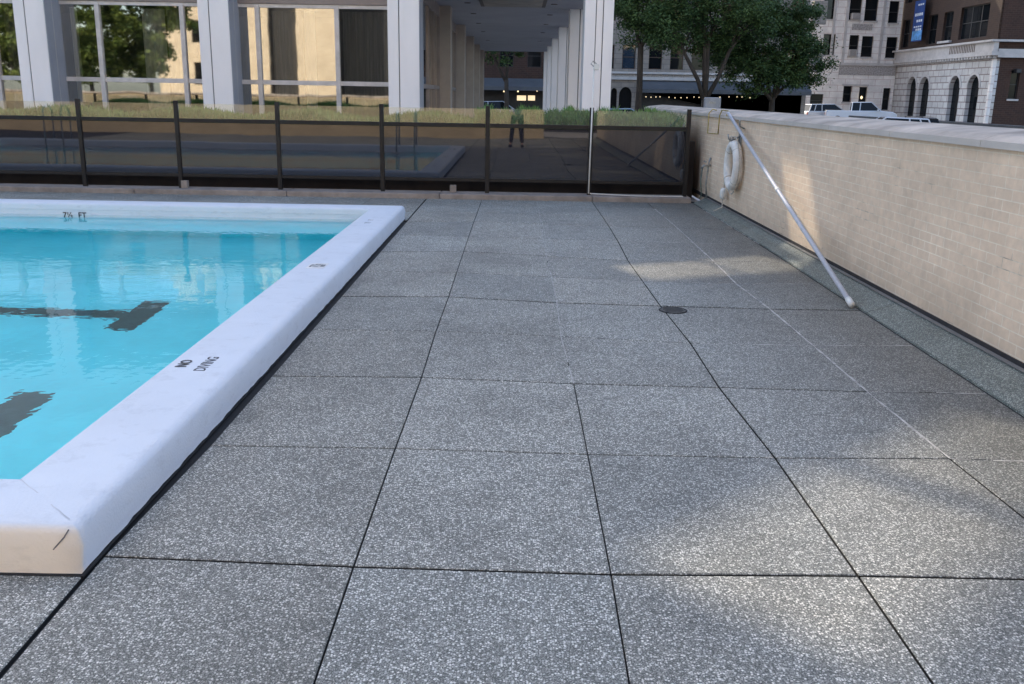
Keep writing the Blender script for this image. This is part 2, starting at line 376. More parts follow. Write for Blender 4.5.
for i in range(I0, I1+1):
    for j in range(J0, J1+1):
        if i == I1: nodes[(i, j)].x = 3.05
        if j == J1: nodes[(i, j)].y = 14.95
        if j == 11: nodes[(i, j)].y = min(nodes[(i, j)].y, 14.93) if True else 0
        if i == -1 and j >= 0: nodes[(i, j)].x = min(-1.405, nodes[(i, j)].x) if j else nodes[(i, j)].x
for i in range(I0, I1):
    for j in range(J0, J1):
        if j == 11: continue
        a, b, c, d = nodes[(i, j)], nodes[(i+1, j)], nodes[(i+1, j+1)], nodes[(i, j+1)]
        if j == 10:
            c, d = c.copy(), d.copy(); c.y = d.y = 14.92
        wl, wr = Wv.get(i, .006)/2, Wv.get(i+1, .006)/2; hb, ht = Wh.get(j, .005)/2, Wh.get(j+1, .005)/2
        q = [Vector((a.x+wl, a.y+hb, 0)), Vector((b.x-wr, b.y+hb, 0)), Vector((c.x-wr, c.y-ht, 0)), Vector((d.x+wl, d.y-ht, 0))]
        if i < -1:       # keep the pool hollow
            if q[0].y > PY0+.1 and q[2].y < PY1-.1: continue
            if q[0].y < PY0 < q[2].y:
                q[2].y = q[3].y = PY0+.1
            elif q[0].y < PY1 < q[2].y:
                q[0].y = q[1].y = PY1-.1
        e = .003
        top = [Vector((q[k].x + e*(1 if k in (0, 3) else -1), q[k].y + e*(1 if k < 2 else -1), 0)) for k in range(4)]
        low = [v - Vector((0, 0, .0035)) for v in q]; bot = [v + Vector((0, 0, DZ)) for v in q]
        slabs.add(top+low+bot, [(0,1,2,3)] + [(k, 4+k, 4+(k+1) % 4, (k+1) % 4) for k in range(4)] + [(4+k, 8+k, 8+(k+1) % 4, 4+(k+1) % 4) for k in range(4)])
deck = struct(slabs.build('pool_deck', M['deck']))
deck.data.materials.append(M['joint_dark'])
for k, p_ in enumerate(deck.data.polygons):
    if k % 9 >= 5: p_.material_index = 1
ca = deck.data.color_attributes.new('tone', 'FLOAT_COLOR', 'POINT'); random.seed(8)
for k in range(len(deck.data.vertices)//12):
    t_ = random.uniform(.86, 1.1); w_ = random.uniform(-.02, .02)
    for q_ in range(12): ca.data[k*12+q_].color = (t_*(1+w_), t_, t_*(1-w_), 1)
bed = MB()
bed.quad((-30, -8, DZ), (3.3, -8, DZ), (3.3, PY0+.1, DZ), (-30, PY0+.1, DZ)); bed.quad((-30, PY1-.1, DZ), (3.3, PY1-.1, DZ), (3.3, 15.3, DZ), (-30, 15.3, DZ)); bed.quad((PX-.1, PY0+.1, DZ), (3.3, PY0+.1, DZ), (3.3, PY1-.1, DZ), (PX-.1, PY1-.1, DZ))
struct(bed.build('deck_joint_bed', M['joint_dark']))
# pale sealant in some joints: a thin strip sitting in the groove, with gaps
def seal(p, q, w, gaps=.15):
    n = max(2, int((q-p).length/.09)); d = (q-p).normalized(); s = Vector((-d.y, d.x, 0))
    for k in range(n):
        if random.random() < gaps*.5: continue
        a = p.lerp(q, k/n); b = p.lerp(q, (k+1)/n); ww = w*random.uniform(.5, 1.15)/2; z = Vector((0, 0, random.uniform(-.002, .0012)))
        white.quad(a-s*ww+z, b-s*ww+z, b+s*ww+z, a+s*ww+z)
for j in range(1, 10): seal(nodes[(3, j)], nodes[(3, j+1)], .016, .0)
for j in range(2, 11): seal(nodes[(1, j)], nodes[(1, j+1)], .009, .05)
for j, a, b in ((1, 3, 4), (2, 3, 4), (3, 2, 5), (5, 1, 5), (6, 2, 5), (7, 2, 5), (9, 2, 5)):
    for i in range(a, b): seal(nodes[(i, j)], nodes[(i+1, j)], .012, .1)
for j in (7, 8, 9): seal(Vector((2.785, nodes[(4, j)].y, .003)), Vector((2.79, nodes[(4, j+1)].y if j < 10 else 14.8, .003)), .02, .1)
struct(white.build('joint_sealant', M['joint_white']))

# drain cover
c = at(673, 310.5, z=0)
dr = thing('drain_cover', 'small oval dark metal drain cover set in the deck at a joint', 'drain cover', (c.x, c.y, 0))
m_ = MB(); n = 28
outer = [(c.x+.095*math.cos(2*math.pi*k/n)*(1+.06*math.cos(3*k)), c.y+.10*math.sin(2*math.pi*k/n)) for k in range(n)]
m_.prism(outer, .0005, .006, 'z'); m_.build('cover_plate', plain('drain_iron', (.10, .10, .095), .7, .2, var=.5, scale=40, bmp=.5, bscale=60), dr, bevel=.002)
m_ = MB()
for k in range(6):
    yy = c.y-.07+.028*k; ww = math.sqrt(max(0, .1**2-(yy-c.y)**2))*.8; m_.box(c.x-ww, c.x+ww, yy-.004, yy+.004, .0065, .0085)
m_.build('rib', M['black'], dr)
m_ = MB(); m_.tube([(c.x+.104*math.cos(2*math.pi*k/n), c.y+.112*math.sin(2*math.pi*k/n), -.001) for k in range(n+1)], .008, 6); m_.build('rim', M['joint_dark'], dr)

# ------------------------------------------------------------------ the pool
pool = thing('swimming_pool', 'in-ground pool with raised white painted coping and pale blue floor', 'swimming pool', (-10, 7.5, 0))
CW, CT = .405, .18
def coping_profile():
    # (distance from outer edge, z) outer face rounded
    pts = [(0, .006), (.004, .02), (-.006, .10), (.004, .135)]
    for k in range(1, 7):
        a = math.pi/2*k/6; pts.append((.004+.05*(1-math.cos(a)), .135+.045*math.sin(a)))
    pts += [(.2, CT+.002), (CW-.03, CT-.003), (CW-.006, CT-.012), (CW, CT-.03), (CW, -.05)]
    return pts
prof = coping_profile()
def ringpts(d):
    return [(PX-d, PY0+d*1.02), (PX-d, PY1-d), (PXL+d, PY1-d), (PXL+d, PY0+d*1.02)]
cop = MB(); vs = []; fs = []
NS = 150
random.seed(3)
loops = []
for (d, z) in prof:
    r4 = ringpts(d); lp = []
    for s_ in range(4):
        a = Vector((*r4[s_], z)); b = Vector((*r4[(s_+1) % 4], z))
        for k in range(NS): lp.append(a.lerp(b, k/NS))
    loops.append(lp)
rag = [random.uniform(-.004, .004) for _ in range(4*NS)]
for li, lp in enumerate(loops):
    for k, p in enumerate(lp):
        q = p.copy()
        if li < 3: q.z += rag[k]*(1 if li == 0 else .4); q.x += rag[-k]*.4
        vs.append(q)
T = 4*NS
for li in range(len(loops)-1):
    for k in range(T): fs.append((li*T+k, li*T+(k+1) % T, (li+1)*T+(k+1) % T, (li+1)*T+k))
_m, _nt, _b = bpy.data.materials['white_pool_paint'], M['coping'].node_tree, M['coping'].node_tree.nodes['Principled BSDF']
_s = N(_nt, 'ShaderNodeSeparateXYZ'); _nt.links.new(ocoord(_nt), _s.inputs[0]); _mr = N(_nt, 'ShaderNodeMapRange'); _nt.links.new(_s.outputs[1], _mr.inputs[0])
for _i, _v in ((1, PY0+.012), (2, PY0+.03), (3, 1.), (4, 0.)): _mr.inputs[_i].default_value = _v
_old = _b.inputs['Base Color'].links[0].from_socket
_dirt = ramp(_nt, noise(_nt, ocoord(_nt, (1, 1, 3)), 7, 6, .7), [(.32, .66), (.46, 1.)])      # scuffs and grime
_c = mixc(_nt, _mr.outputs[0], _old, (.88, .79, .68)); _c = mixc(_nt, .32, _c, mixc(_nt, 1., _c, _dirt, 'MULTIPLY')); _nt.links.new(_c, _b.inputs['Base Color'])  # near face tinted cream in place of warm bounced light
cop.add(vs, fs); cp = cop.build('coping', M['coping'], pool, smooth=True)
# mitre crack at the near corner
m_ = MB()
p0 = Vector((PX-.045, PY0+.05, CT+.0028)); p1 = Vector((PX-CW+.02, PY0+CW-.02, CT-.001)); s = Vector((.0015, .0015, 0))
ptsl = [p0.lerp(p1, k/10)+Vector((random.uniform(-.003, .003), random.uniform(-.003, .003), 0)) for k in range(11)]
for k in range(10): m_.quad(ptsl[k]-s, ptsl[k+1]-s, ptsl[k+1]+s, ptsl[k]+s)
m_.build('mitre_joint', plain('mitre_line', (.55, .56, .58), .8), cp)
m_ = MB(); m_.tube([(PX-.03, PY0-.0065+.01, .165), (PX-.045, PY0-.003, .14), (PX-.085, PY0-.005, .095)], .0025, 5)
m_.build('crack', M['joint_grey'], cp)
# dark joint line beneath the coping
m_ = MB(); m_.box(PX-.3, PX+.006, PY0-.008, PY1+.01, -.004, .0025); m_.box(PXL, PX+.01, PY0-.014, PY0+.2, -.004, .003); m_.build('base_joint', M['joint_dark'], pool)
# basin
IX, IY0, IY1, IXL = PX-CW, PY0+CW*1.02, PY1-CW, PXL+CW
FZ, WZ = -1.0, .008
def box_in(x0, x1, y0, y1, z0, z1):
    m = MB(); m.quad((x0,y0,z0),(x1,y0,z0),(x1,y1,z0),(x0,y1,z0))
    for a, b in (((x0,y0),(x1,y0)),((x1,y0),(x1,y1)),((x1,y1),(x0,y1)),((x0,y1),(x0,y0))): m.quad((*a,z0),(*b,z0),(*b,z1),(*a,z1))
    return m
box_in(IXL+.0, IX-.0, IY0, IY1, FZ, -.048).build('basin', M['shell'], pool)
# water-line lip on the inside of the coping
m_ = MB()
for z0, z1, pr in ((.03, .045, .010), (.10, .106, .006)):
    m_.box(IXL, IX, IY1-pr, IY1+.01, z0, z1); m_.box(IX-pr, IX+.01, IY0, IY1-pr-.001, z0, z1)
m_.build('waterline_lip', M['coping'], pool)
# lane markings
def refr(px, py, zf):
    d = ray(px, py).normalized(); t = (WZ-H)/d.z; p = Vector((0, 0, H))+d*t
    n = Vector((0, 0, 1)); c1 = -d.z; k = 1/1.17; s2 = k*k*(1-c1*c1); r = d*k + n*(k*c1-math.sqrt(1-s2))
    return p + r*((zf-p.z)/r.z)
lm = plain('lane_mark', (.03, .085, .075), .5, var=.35, scale=12)
for (cx, y0, y1, px, py) in ((None, None, None, 133, 315), (None, None, None, -5, 419)):
    q = refr(px, py, FZ); xr = q.x+.17; yc = q.y
    m_ = MB(); m_.prism([(IXL+1.5, yc-.125), (xr-.25, yc-.125), (xr-.25, yc-.48), (xr, yc-.48), (xr, yc+.48), (xr-.25, yc+.48), (xr-.25, yc+.125), (IXL+1.5, yc+.125)], FZ+.002, FZ+.006, 'z')
    m_.build('lane_line', lm, pool)
# water
wme = bpy.data.meshes.new('pool_water'); wme.from_pydata([(IXL, IY0, WZ), (IX, IY0, WZ), (IX, IY1, WZ), (IXL, IY1, WZ)], [], [(0, 1, 2, 3)]); struct(link('pool_water', wme, M['water']))

def text(body, size, mat, parent, M4, name='lettering', extrude=.0006, sx=1., align='CENTER'):
    cu = bpy.data.curves.new('txt', 'FONT'); cu.body = body; cu.size = size; cu.extrude = extrude; cu.align_x = align; cu.align_y = 'CENTER'; cu.space_line = .9; cu.offset = size*.012; cu.resolution_u = 3
    ob = bpy.data.objects.new('txt', cu); COL.objects.link(ob); bpy.context.view_layer.update()
    me = bpy.data.meshes.new_from_object(ob.evaluated_get(bpy.context.evaluated_depsgraph_get())); COL.objects.unlink(ob); bpy.data.objects.remove(ob)
    for v in me.vertices: v.co.x *= sx; v.co = M4 @ v.co
    return link(name, me, mat, parent)
inkm = plain('worn_black_paint', (.05, .05, .06), .8, var=.6, scale=50)
def onCoping(x, y, z=CT+.0022): return Matrix(((0, -1, 0, x), (1, 0, 0, y), (0, 0, 1, z), (0, 0, 0, 1)))
text('NO', .085, inkm, cp, onCoping(-1.755, 4.83)).name = 'no_diving_text'
text('DIVING', .085, inkm, cp, onCoping(-1.635, 4.83), sx=.95).name = 'no_diving_text'
pl = MB().box(-1.735, -1.585, 7.70, 7.93, CT, CT+.004).build('depth_plate', plain('depth_plate_white', (.8, .8, .79), .4), cp, bevel=.001)
text('7½', .11, M['black'], pl, onCoping(-1.675, 7.815, CT+.0045)); text('FEET', .05, M['black'], pl, onCoping(-1.612, 7.815, CT+.0045))
for tx_, dy_ in (('7½', -.12), ('FT', .12)): text(tx_, .09, plain('faded_paint', (.42, .43, .46), .8), cp, onCoping(-1.66, 10.7+dy_)).name = 'faded_depth_text'
q = at(76, 219, Y=IY1)
for tx_, dx_ in (('7½', -.09), ('FT', .09)): text(tx_, .10, M['black'], pool, Matrix(((1, 0, 0, q.x+dx_), (0, 0, -1, IY1-.0115), (0, 1, 0, .028), (0, 0, 0, 1)))).name = 'depth_text'

# pool ladders on the near coping (seen mirrored in the fence)
def ladder(x, y, label):
    t = thing('pool_ladder', label, 'pool ladder', (x, y, 0), 'steel pool ladders on the near coping')
    for sx in (-.25, .25):
        pts = [(x+sx, y-.28, CT), (x+sx, y-.28, .75)] + [(x+sx, y-.28+.27*(1-math.cos(a)), .85+.27*math.sin(a)) for a in [math.pi*k/8 for k in range(9)]] + [(x+sx, y+.26, .3), (x+sx, y+.26, -.6)]
        MB().tube(pts, .02, 8).build('handrail', M['steel'], t, smooth=True)
        MB().tube([(x+sx, y-.28, CT-.002), (x+sx, y-.28, CT+.02)], .045, 12).build('flange', M['steel'], t)
    for z in (-.1, -.4): MB().box(x-.24, x+.24, y+.22, y+.30, z-.015, z+.015).build('step', M['whiteplastic'], t, bevel=.004)
ladder(-3.1, PY0+.32, 'steel pool ladder on the near coping close to the pool corner, nearer of two')
ladder(-12.9, PY0+.32, 'steel pool ladder on the near coping far along to the left')

# ------------------------------------------------------------------ right boundary wall
XW = 3.0; YE = 22.6; YS = -6.0
bw = thing('boundary_wall', 'long low beige painted brick wall with pale stone cap beside the deck', 'brick wall', (XW, 8, 0))
MB().box(XW, XW+.36, YS, YE, .0, 1.328).build('brick_face', M['brick_wall'], bw)
m_ = MB(); random.seed(5); y = YS
capm = MB(); cape = MB()
while y < YE:
    y2 = min(YE+.05, y+1.52)
    capm.add([(XW-.035, y+.003, 1.372), (XW+.06, y+.003, 1.405), (XW+.38, y+.003, 1.438), (XW+.38, y2-.003, 1.438), (XW+.06, y2-.003, 1.405), (XW-.035, y2-.003, 1.372)], [(0, 1, 4, 5), (1, 2, 3, 4)])
    cape.add([(XW-.035, y+.003, 1.372), (XW-.035, y2-.003, 1.372), (XW-.035, y2-.003, 1.328), (XW-.035, y+.003, 1.328), (XW+.38, y+.003, 1.438), (XW+.38, y2-.003, 1.438), (XW+.38, y2-.003, 1.328), (XW+.38, y+.003, 1.328)],
             [(0, 1, 2, 3), (4, 5, 6, 7), (3, 2, 6, 7), (0, 3, 7, 4), (1, 2, 6, 5)])
    y = y2
capm.build('cap_stone', M['cap'], bw); cape.build('cap_edge', M['cap_edge'], bw)
MB().box(XW-.012, XW+.002, YS, YE, .075, .128).build('black_membrane', plain('black_membrane', (.022, .02, .022), .8, var=.4, scale=8, bmp=.5, bscale=12), bw)
# sloped curb along the foot of the wall, in lengths
y = YS; random.seed(9)
joints = [YS, -3.4, -.6, 1.9, 4.4, 7.12, 9.7, 12.1, 14.85]
for a, b in zip(joints[:-1], joints[1:]):
    def X0(y): return 2.70 + .09*min(1, max(0, (y-4.6)/6))
    nn = 12; cm = MB(); P_ = []
    for k in range(nn+1):
        yy = a+.004 + (b-a-.008)*k/nn; x0 = X0(yy)
        P_.append([(x0, yy, -.012), (x0+.002, yy, .016), (x0+.03, yy, .030), (x0+.10, yy, .050), (XW-.05, yy, .088), (XW-.03, yy, .096), (XW-.004, yy, .098), (XW-.004, yy, -.012)])
    k7 = len(P_[0]); cm.add([p for s_ in P_ for p in s_], [(i*k7+j, i*k7+j+1, (i+1)*k7+j+1, (i+1)*k7+j) for i in range(nn) for j in range(k7-1)] + [tuple(range(k7)), tuple(nn*k7+j for j in range(k7))])
    cb_ = cm.build('base_curb', M['curb'], bw)
    MB().add([(X0(a)-.012, a, .0012), (X0(b)-.012, b, .0012), (X0(b)+.01, b, .0012), (X0(a)+.01, a, .0012)], [(0, 1, 2, 3)]).build('foot_joint', M['joint_dark'], cb_)
    MB().box(XW-.052, XW-.013, a+.006, b-.006, .097, .102).build('curb_edge', M['parapet'], cb_)
# boundary wall behind the camera (in the sun), mirrored in the fence
bb = thing('rear_boundary_wall', 'sunlit beige brick wall closing the far side of the pool terrace', 'brick wall', (-10, -6.2, 0))
MB().box(-30, 1.0, -6.4, -6.05, 0, 1.33).build('brick_face', M['brick_wall_back'], bb); MB().box(-30, 1.03, -6.45, -6.0, 1.332, 1.43).build('cap_stone', M['cap'], bb, bevel=.008)

# ------------------------------------------------------------------ kerb, fence, planter
YF = 15.1
kb = MB()
xk = -30
while xk < 2.76:
    x2 = min(2.76, xk+2.4); kb.box(xk+.003, x2-.003, 14.86, 15.34, -.01, .082); xk = x2
struct(kb.build('kerb_strip', M['kerb'], bevel=.012))
fence = thing('glass_fence', 'dark metal framed fence with tinted glass panels behind the pool', 'fence', (-4, YF, .08))
px_ = [-22.85, -21.25, -19.65, -18.05, -16.45, -14.85, -13.25, -11.65, -10.05, -8.45, -6.86, -5.33, -3.75, -2.12, -.46, 1.16, 2.68]
ZR, ZL, ZT = 1.13, .29, 1.385
for i, x in enumerate(px_):
    MB().box(x-.032, x+.032, YF-.03, YF+.03, .08, 1.43).build('post', M['fence'], fence, bevel=.004)
    if i+1 < len(px_):
        a, b = x+.036, px_[i+1]-.036
        MB().box(a, b, YF-.028, YF+.028, ZR-.03, ZR+.03).build('top_rail', M['fence'], fence, bevel=.004)
        MB().box(a, b, YF-.02, YF+.02, ZL-.03, ZL+.02).build('bottom_rail', M['fence'], fence, bevel=.003)
        MB().box(a, b, YF-.006, YF+.006, ZL+.022, ZR-.032).build('tinted_pane', M['fenceglass'], fence)
        MB().box(a, b, YF-.006, YF+.006, ZR+.032, ZT).build('clear_pane', M['clearglass'], fence)
for x in (-5.27, -1.0): MB().box(x-.05, x+.05, YF-.05, YF+.04, .083, .2).build('mounting_block', M['kerb'], fence, bevel=.006)
# planter behind
plt = thing('planter', 'long low rendered planter running behind the glass fence', 'planter', (-10, 16.2, 0))
MB().box(-30, 2.9, 15.62, 15.74, -.02, .92).build('planter_wall', M['planter'], plt); MB().box(-30, 2.9, 17.2, 17.32, -.02, .92).build('planter_wall', M['planter'], plt)
MB().box(-30, 2.9, 15.745, 17.195, .5, .88).build('soil', M['soil'], plt)
struct(MB().box(-30, 2.98, 15.35, 22.9, -.08, -.02).build('rear_terrace', M['pave']))
hd = MB(); random.seed(11)
for k in range(60000):
    x = random.uniform(-12.5, 2.72); y = random.uniform(15.65, 17.1); hgt = (.28+.10*math.sin(x*2.3)+.06*math.sin(x*7+1))
    hgt = .42+.03*math.sin(x*9)+.03*math.sin(x*23) if x > -.7 else .30+.06*math.sin(x*3.1)
    z = .9+hgt*random.random()**.7; d = Vector((random.uniform(-.6, .6), random.uniform(-.6, .6), 1)).normalized(); l = random.uniform(.05, .13); s = Vector((random.uniform(-1, 1), random.uniform(-1, 1), 0)).normalized()*.012
    p = Vector((x, y, z)); hd.add([p-s, p+s, p+d*l], [(0, 1, 2)])
h = hd.build('hedge', M['hedge']); h['kind'] = 'stuff'; tag(h, 'low clipped green hedge growing in the planter behind the fence', 'hedge')

# thin pole leaning on the fence, cord along the kerb
tp = thing('thin_pole', 'thin upright white pole with a small metal clip on top against the fence', 'pole', (1.15, YF-.1, .08))
pa = at(588.5, 193.5, Y=YF-.14); pb = at(594, 68, Y=YF-.05)
MB().tube([pa, pb], .011, 8).build('shaft', M['whiteplastic'], tp, smooth=True)
MB().box(pb.x-.005, pb.x+.075, pb.y-.03, pb.y+.03, pb.z-.03, pb.z+.06).build('clip', M['whiteplastic'], tp, bevel=.01)
MB().tube([pb+Vector((.0, 0, .02)), pb+Vector((-.05, 0, .06)), pb+Vector((-.02, 0, .10)), pb+Vector((.04, 0, .06))], .008, 6).build('hook', M['steel'], tp)
pc = at(683, 196.5, Y=YF-.13)
tag(MB().tube([pa+Vector((.02, 0, .0)), Vector(((pa.x+pc.x)/2, YF-.15, .092)), Vector((pc.x, pc.y, .092))], .008, 6).build('rope', M['whiteplastic']), 'thin white cord lying along the kerb at the right end of the fence', 'cord')

# ------------------------------------------------------------------ things on the right wall
# rescue pole
rp = thing('rescue_pole', 'long aluminium rescue pole leaning from the deck up to the wall cap', 'pole', (2.7, 7.33, 0))
pf = at(852, 305, z=.03); pt = at(728, 113, X=XW-.055); ax = (pt-pf).normalized()
MB().tube([pf+ax*.1, pt], .021, 12).build('shaft', M['metal'], rp, smooth=True)
MB().tube([pf, pf+ax*.11], .026, 12).build('end_cap', M['whiteplastic'], rp, smooth=True)
MB().tube([pf+ax*2.9, pf+ax*2.98], .024, 12).build('lock_collar', M['whiteplastic'], rp, smooth=True)
# wire hook frame hanging over cap
wl = thing('wire_hook', 'bent brass coloured wire frame hooked over the wall cap above the tap', 'hook', (2.97, 14.5, 1.1))
ya, yb = at(709.5, 120, X=2.95).y, at(720, 120, X=2.95).y
MB().tube([(3.05, ya, 1.425), (2.99, ya, 1.44), (2.94, ya+.02, 1.38), (2.935, ya, 1.08), (2.935, yb, 1.10), (2.94, yb, 1.36), (2.96, yb-.05, 1.44), (3.0, yb-.3, 1.43), (2.95, yb-.42, 1.37)], .009, 6).build('wire', M['wire'], wl, smooth=True)
# life ring
yc, zc = 12.88, .73
lr = thing('life_ring', 'weathered white life ring hanging on the brick wall beside the leaning pole', 'life ring', (2.9, yc, zc))
MB().torus((2.915, yc, zc), (0, 1, 0), (0, 0, 1), .275, .062, 44, 16).build('ring', M['ring'], lr, smooth=True)
for a in (45, 135, 225, 315):
    t = R(a); d = Vector((0, math.cos(t), math.sin(t))); c0 = Vector((2.915, yc, zc)) + d*.27
    MB().torus(c0, (1, 0, 0), d, .063, .005, 18, 6).build('band', M['rope'], lr, smooth=True)
pts = []
for k in range(49):
    t = 2*math.pi*k/48+R(45); bulge = .350+.03*abs(math.sin(2*(t-R(45)))); pts.append((2.915, yc+bulge*math.cos(t), zc+bulge*math.sin(t)))
MB().tube(pts, .008, 6).build('grab_line', M['rope'], lr, smooth=True)
rb = thing('ring_bracket', 'rusty wall bracket with coiled rope above the life ring', 'bracket', (2.98, 12.9, 1.1))
MB().box(2.985, 3.002, 12.82, 12.98, .98, 1.16).build('plate', M['steel'], rb, bevel=.004)
MB().tube([(2.99, 12.86, 1.12), (2.88, 12.86, 1.06), (2.83, 12.86, 1.08), (2.82, 12.86, 1.14)], .010, 6).build('hook', M['steel'], rb, smooth=True)
MB().tube([(2.99, 12.7, 1.22), (2.92, 12.66, 1.25), (2.90, 12.6, 1.33)], .010, 6).build('hook', M['steel'], rb, smooth=True)
random.seed(2)
for c_ in range(4):
    pts = [(2.87+.012*c_, 12.92+.06*math.cos(t)+.015*c_, 1.03+.075*math.sin(t)) for t in [2*math.pi*k/16 for k in range(17)]]
    MB().tube(pts, .009, 6).build('rope_coil', M['rope'], rb, smooth=True)
fr = thing('throw_rope', 'rope with a white oval float hanging beside the life ring down to the deck', 'rope', (2.93, 13.3, 0))
MB().tube([(2.9, 13.0, 1.03), (2.92, 13.2, .95), (2.93, 13.32, .7), (2.93, 13.38, .45), (2.93, 13.40, .3), (2.92, 13.38, .18), (2.91, 13.33, .12), (2.80, 13.36, .06)], .009, 6).build('cord', M['rope'], fr, smooth=True)
MB().tube([(2.93, 13.40, .22), (2.93, 13.40, .235), (2.93, 13.40, .26), (2.93, 13.395, .34), (2.93, 13.39, .37), (2.93, 13.39, .385)], [.02, .04, .05, .05, .04, .02], 12).build('float', M['whiteplastic'], fr, smooth=True)
# tap
tpp = thing('garden_tap', 'old metal wall tap with a short pipe and hose end by the fence', 'tap', (2.95, 15.0, .4))
Y0 = 14.72
MB().tube([(2.97, Y0, .05), (2.94, Y0, .3), (2.96, Y0, .62), (2.985, Y0, .72)], .014, 8).build('pipe', M['steel'], tpp, smooth=True)
MB().tube([(2.99, Y0-.02, .60), (2.88, Y0-.03, .60), (2.85, Y0-.03, .55)], .016, 8).build('spout', M['steel'], tpp, smooth=True)
MB().tube([(2.90, Y0-.09, .66), (2.90, Y0+.05, .66)], .012, 6).build('handle', M['steel'], tpp)
MB().tube([(2.86, Y0-.03, .55), (2.85, Y0-.02, .35), (2.88, Y0, .15), (2.86, Y0+.05, .09)], .009, 8).build('hose', plain('hose', (.12, .16, .14), .7, var=.4, scale=20), tpp, smooth=True)

# ------------------------------------------------------------------ ground and street
gm = MB()
ys = [-120, -8, 22.9, 66, 82, 300]; zs = [-.9, -.9, -.9, -.9, -.38, -.38]
for k in range(5):
    for xa_, xb_ in (((-300, -30), (3.3, 300)) if k == 1 else ((-300, 300),)):
        gm.quad((xa_, ys[k], zs[k]-.02), (xb_, ys[k], zs[k]-.02), (xb_, ys[k+1], zs[k+1]-.02), (xa_, ys[k+1], zs[k+1]-.02))
struct(gm.build('ground', M['pave']))
st = MB()
st.quad((8.6, -40, -.91), (36, -40, -.91), (36, 66, -.91), (8.6, 66, -.91)); st.quad((-60, 66, -.908), (36, 66, -.908), (36, 82, -.392), (-60, 82, -.392))
struct(st.build('street', M['asphalt']))
sw = MB(); sw.box(-60, 40, 82, 84.9, -.5, -.26); struct(sw.build('sidewalk', M['pave'], bevel=.02))
lines = MB()
for k in range(14): lines.quad((20.0, -20+k*6, -.905), (20.15, -20+k*6, -.905), (20.15, -17+k*6, -.905), (20.0, -17+k*6, -.905))
struct(lines.build('road_markings', plain('road_paint', (.6, .6, .58), .8)))
# podium beneath terrace
struct(MB().box(-30, 3.3, -8, 22.9, -.9, -1.3).build('terrace_base', M['pave'])) if False else None
tag(MB().box(27, 27.3, 20, 79, -.95, .45).build('street_parapet', M['parapet'], bevel=.02), 'dark grey concrete parapet running along the street beyond the brick wall', 'low wall')
wb = thing('utility_box', 'white utility box on a short post behind the brick wall', 'utility box', (7.2, 36, -.9))
q = at(712.5, 103, Y=36)
MB().box(q.x-.29, q.x+.29, 35.9, 36.2, q.z-.22, q.z+.2).build('cabinet', plain('dull_white', (.3, .32, .35), .5, var=.15), wb, bevel=.03); MB().tube([(q.x, 36.05, -.9), (q.x, 36.05, q.z-.22)], .05).build('post', M['steel'], wb)
MB().box(q.x-.15, q.x+.1, 35.885, 35.898, q.z-.02, q.z+.05).build('plate', M['steel'], wb)

# ------------------------------------------------------------------ hotel with arcade
hotel = thing('hotel_building', 'modern building with white marble columns, tall windows and a covered passage', 'building', (-6, 24, 0))
CY = 22.0; WY = 22.7; ZC = 4.0
def column(x0, x1, z1=ZC+1.2, y0=CY, y1=WY+.1):
    g = x0 + (x1-x0)*.36
    o = MB().box(x0, g-.012, y0, y1, -.02, z1).box(g+.012, x1, y0, y1, -.02, z1).build('column', M['marble'], hotel, bevel=.006)
    MB().box(g-.0115, g+.0115, y0+.02, y1, -.02, z1).build('groove', M['joint_grey'], o)
    MB().box(x1+.001, x1+.02, y0+.02, y1, -.02, z1).build('shaded_side', M['marble_shaded'], o)  # shade on the column's side painted in as darker marble
    MB().box(x1+.002, x1+.024, y0+.34, y0+.36, -.02, z1).build('side_joint', M['stonetrim'], o)
cols = [(-19.4, -18.75), (-15.3, -14.63), (-11.23, -10.55), (-7.13, -6.45), (-2.92, -2.22)]
for a, b in cols: column(a, b)
# front column of the outer row
o = MB().box(1.46, 1.70, CY, CY+.7, -.02, 5.2).box(1.72, 1.86, CY+.03, CY+.7, -.02, 5.2).box(1.88, 2.10, CY, CY+.7, -.02, 5.2).build('column', M['marble'], hotel, bevel=.006)
MB().box(1.701, 1.719, CY+.05, CY+.7, -.02, 5.2).box(1.861, 1.879, CY+.05, CY+.7, -.02, 5.2).build('groove', M['joint_grey'], o)
for y in (28.4, 35.8, 42.7, 49.3, 55.4):
    o = MB().box(1.46, 1.74, y, y+.65, -.02, ZC).box(1.765, 2.05, y, y+.65, -.02, ZC).build('column', M['marble'], hotel, bevel=.008)
    MB().box(1.741, 1.764, y+.02, y+.63, -.02, ZC).build('groove', M['joint_grey'], o)
# arcade inner wall with columns and glass
for y in (28.0, 35.4, 42.3, 49., 55.):
    MB().box(-2.25, -1.93, y, y+.7, -.02, ZC).build('column', plain('marble_inner', (.40, .33, .28), .5, var=.08) if 'marble_inner' not in bpy.data.materials else bpy.data.materials['marble_inner'], hotel, bevel=.006)
for a, b in ((22.85, 27.98), (28.72, 35.38), (36.12, 42.28), (43.02, 48.98), (49.72, 54.98)):
    f = MB().box(-2.30, -2.24, a, b, 3.7, ZC).box(-2.30, -2.24, a, b, 1.72, 1.82).box(-2.30, -2.24, a, b, -.02, .3)
    n = 3
    for k in range(n+1): yy = a+(b-a-.06)*k/n; f.box(-2.31, -2.235, yy, yy+.06, .3, 3.7)
    w = f.build('window_frame', M['frame_tan'], hotel); MB().box(-2.285, -2.275, a, b, .3, 3.7).build('pane', M['winglass'], w)
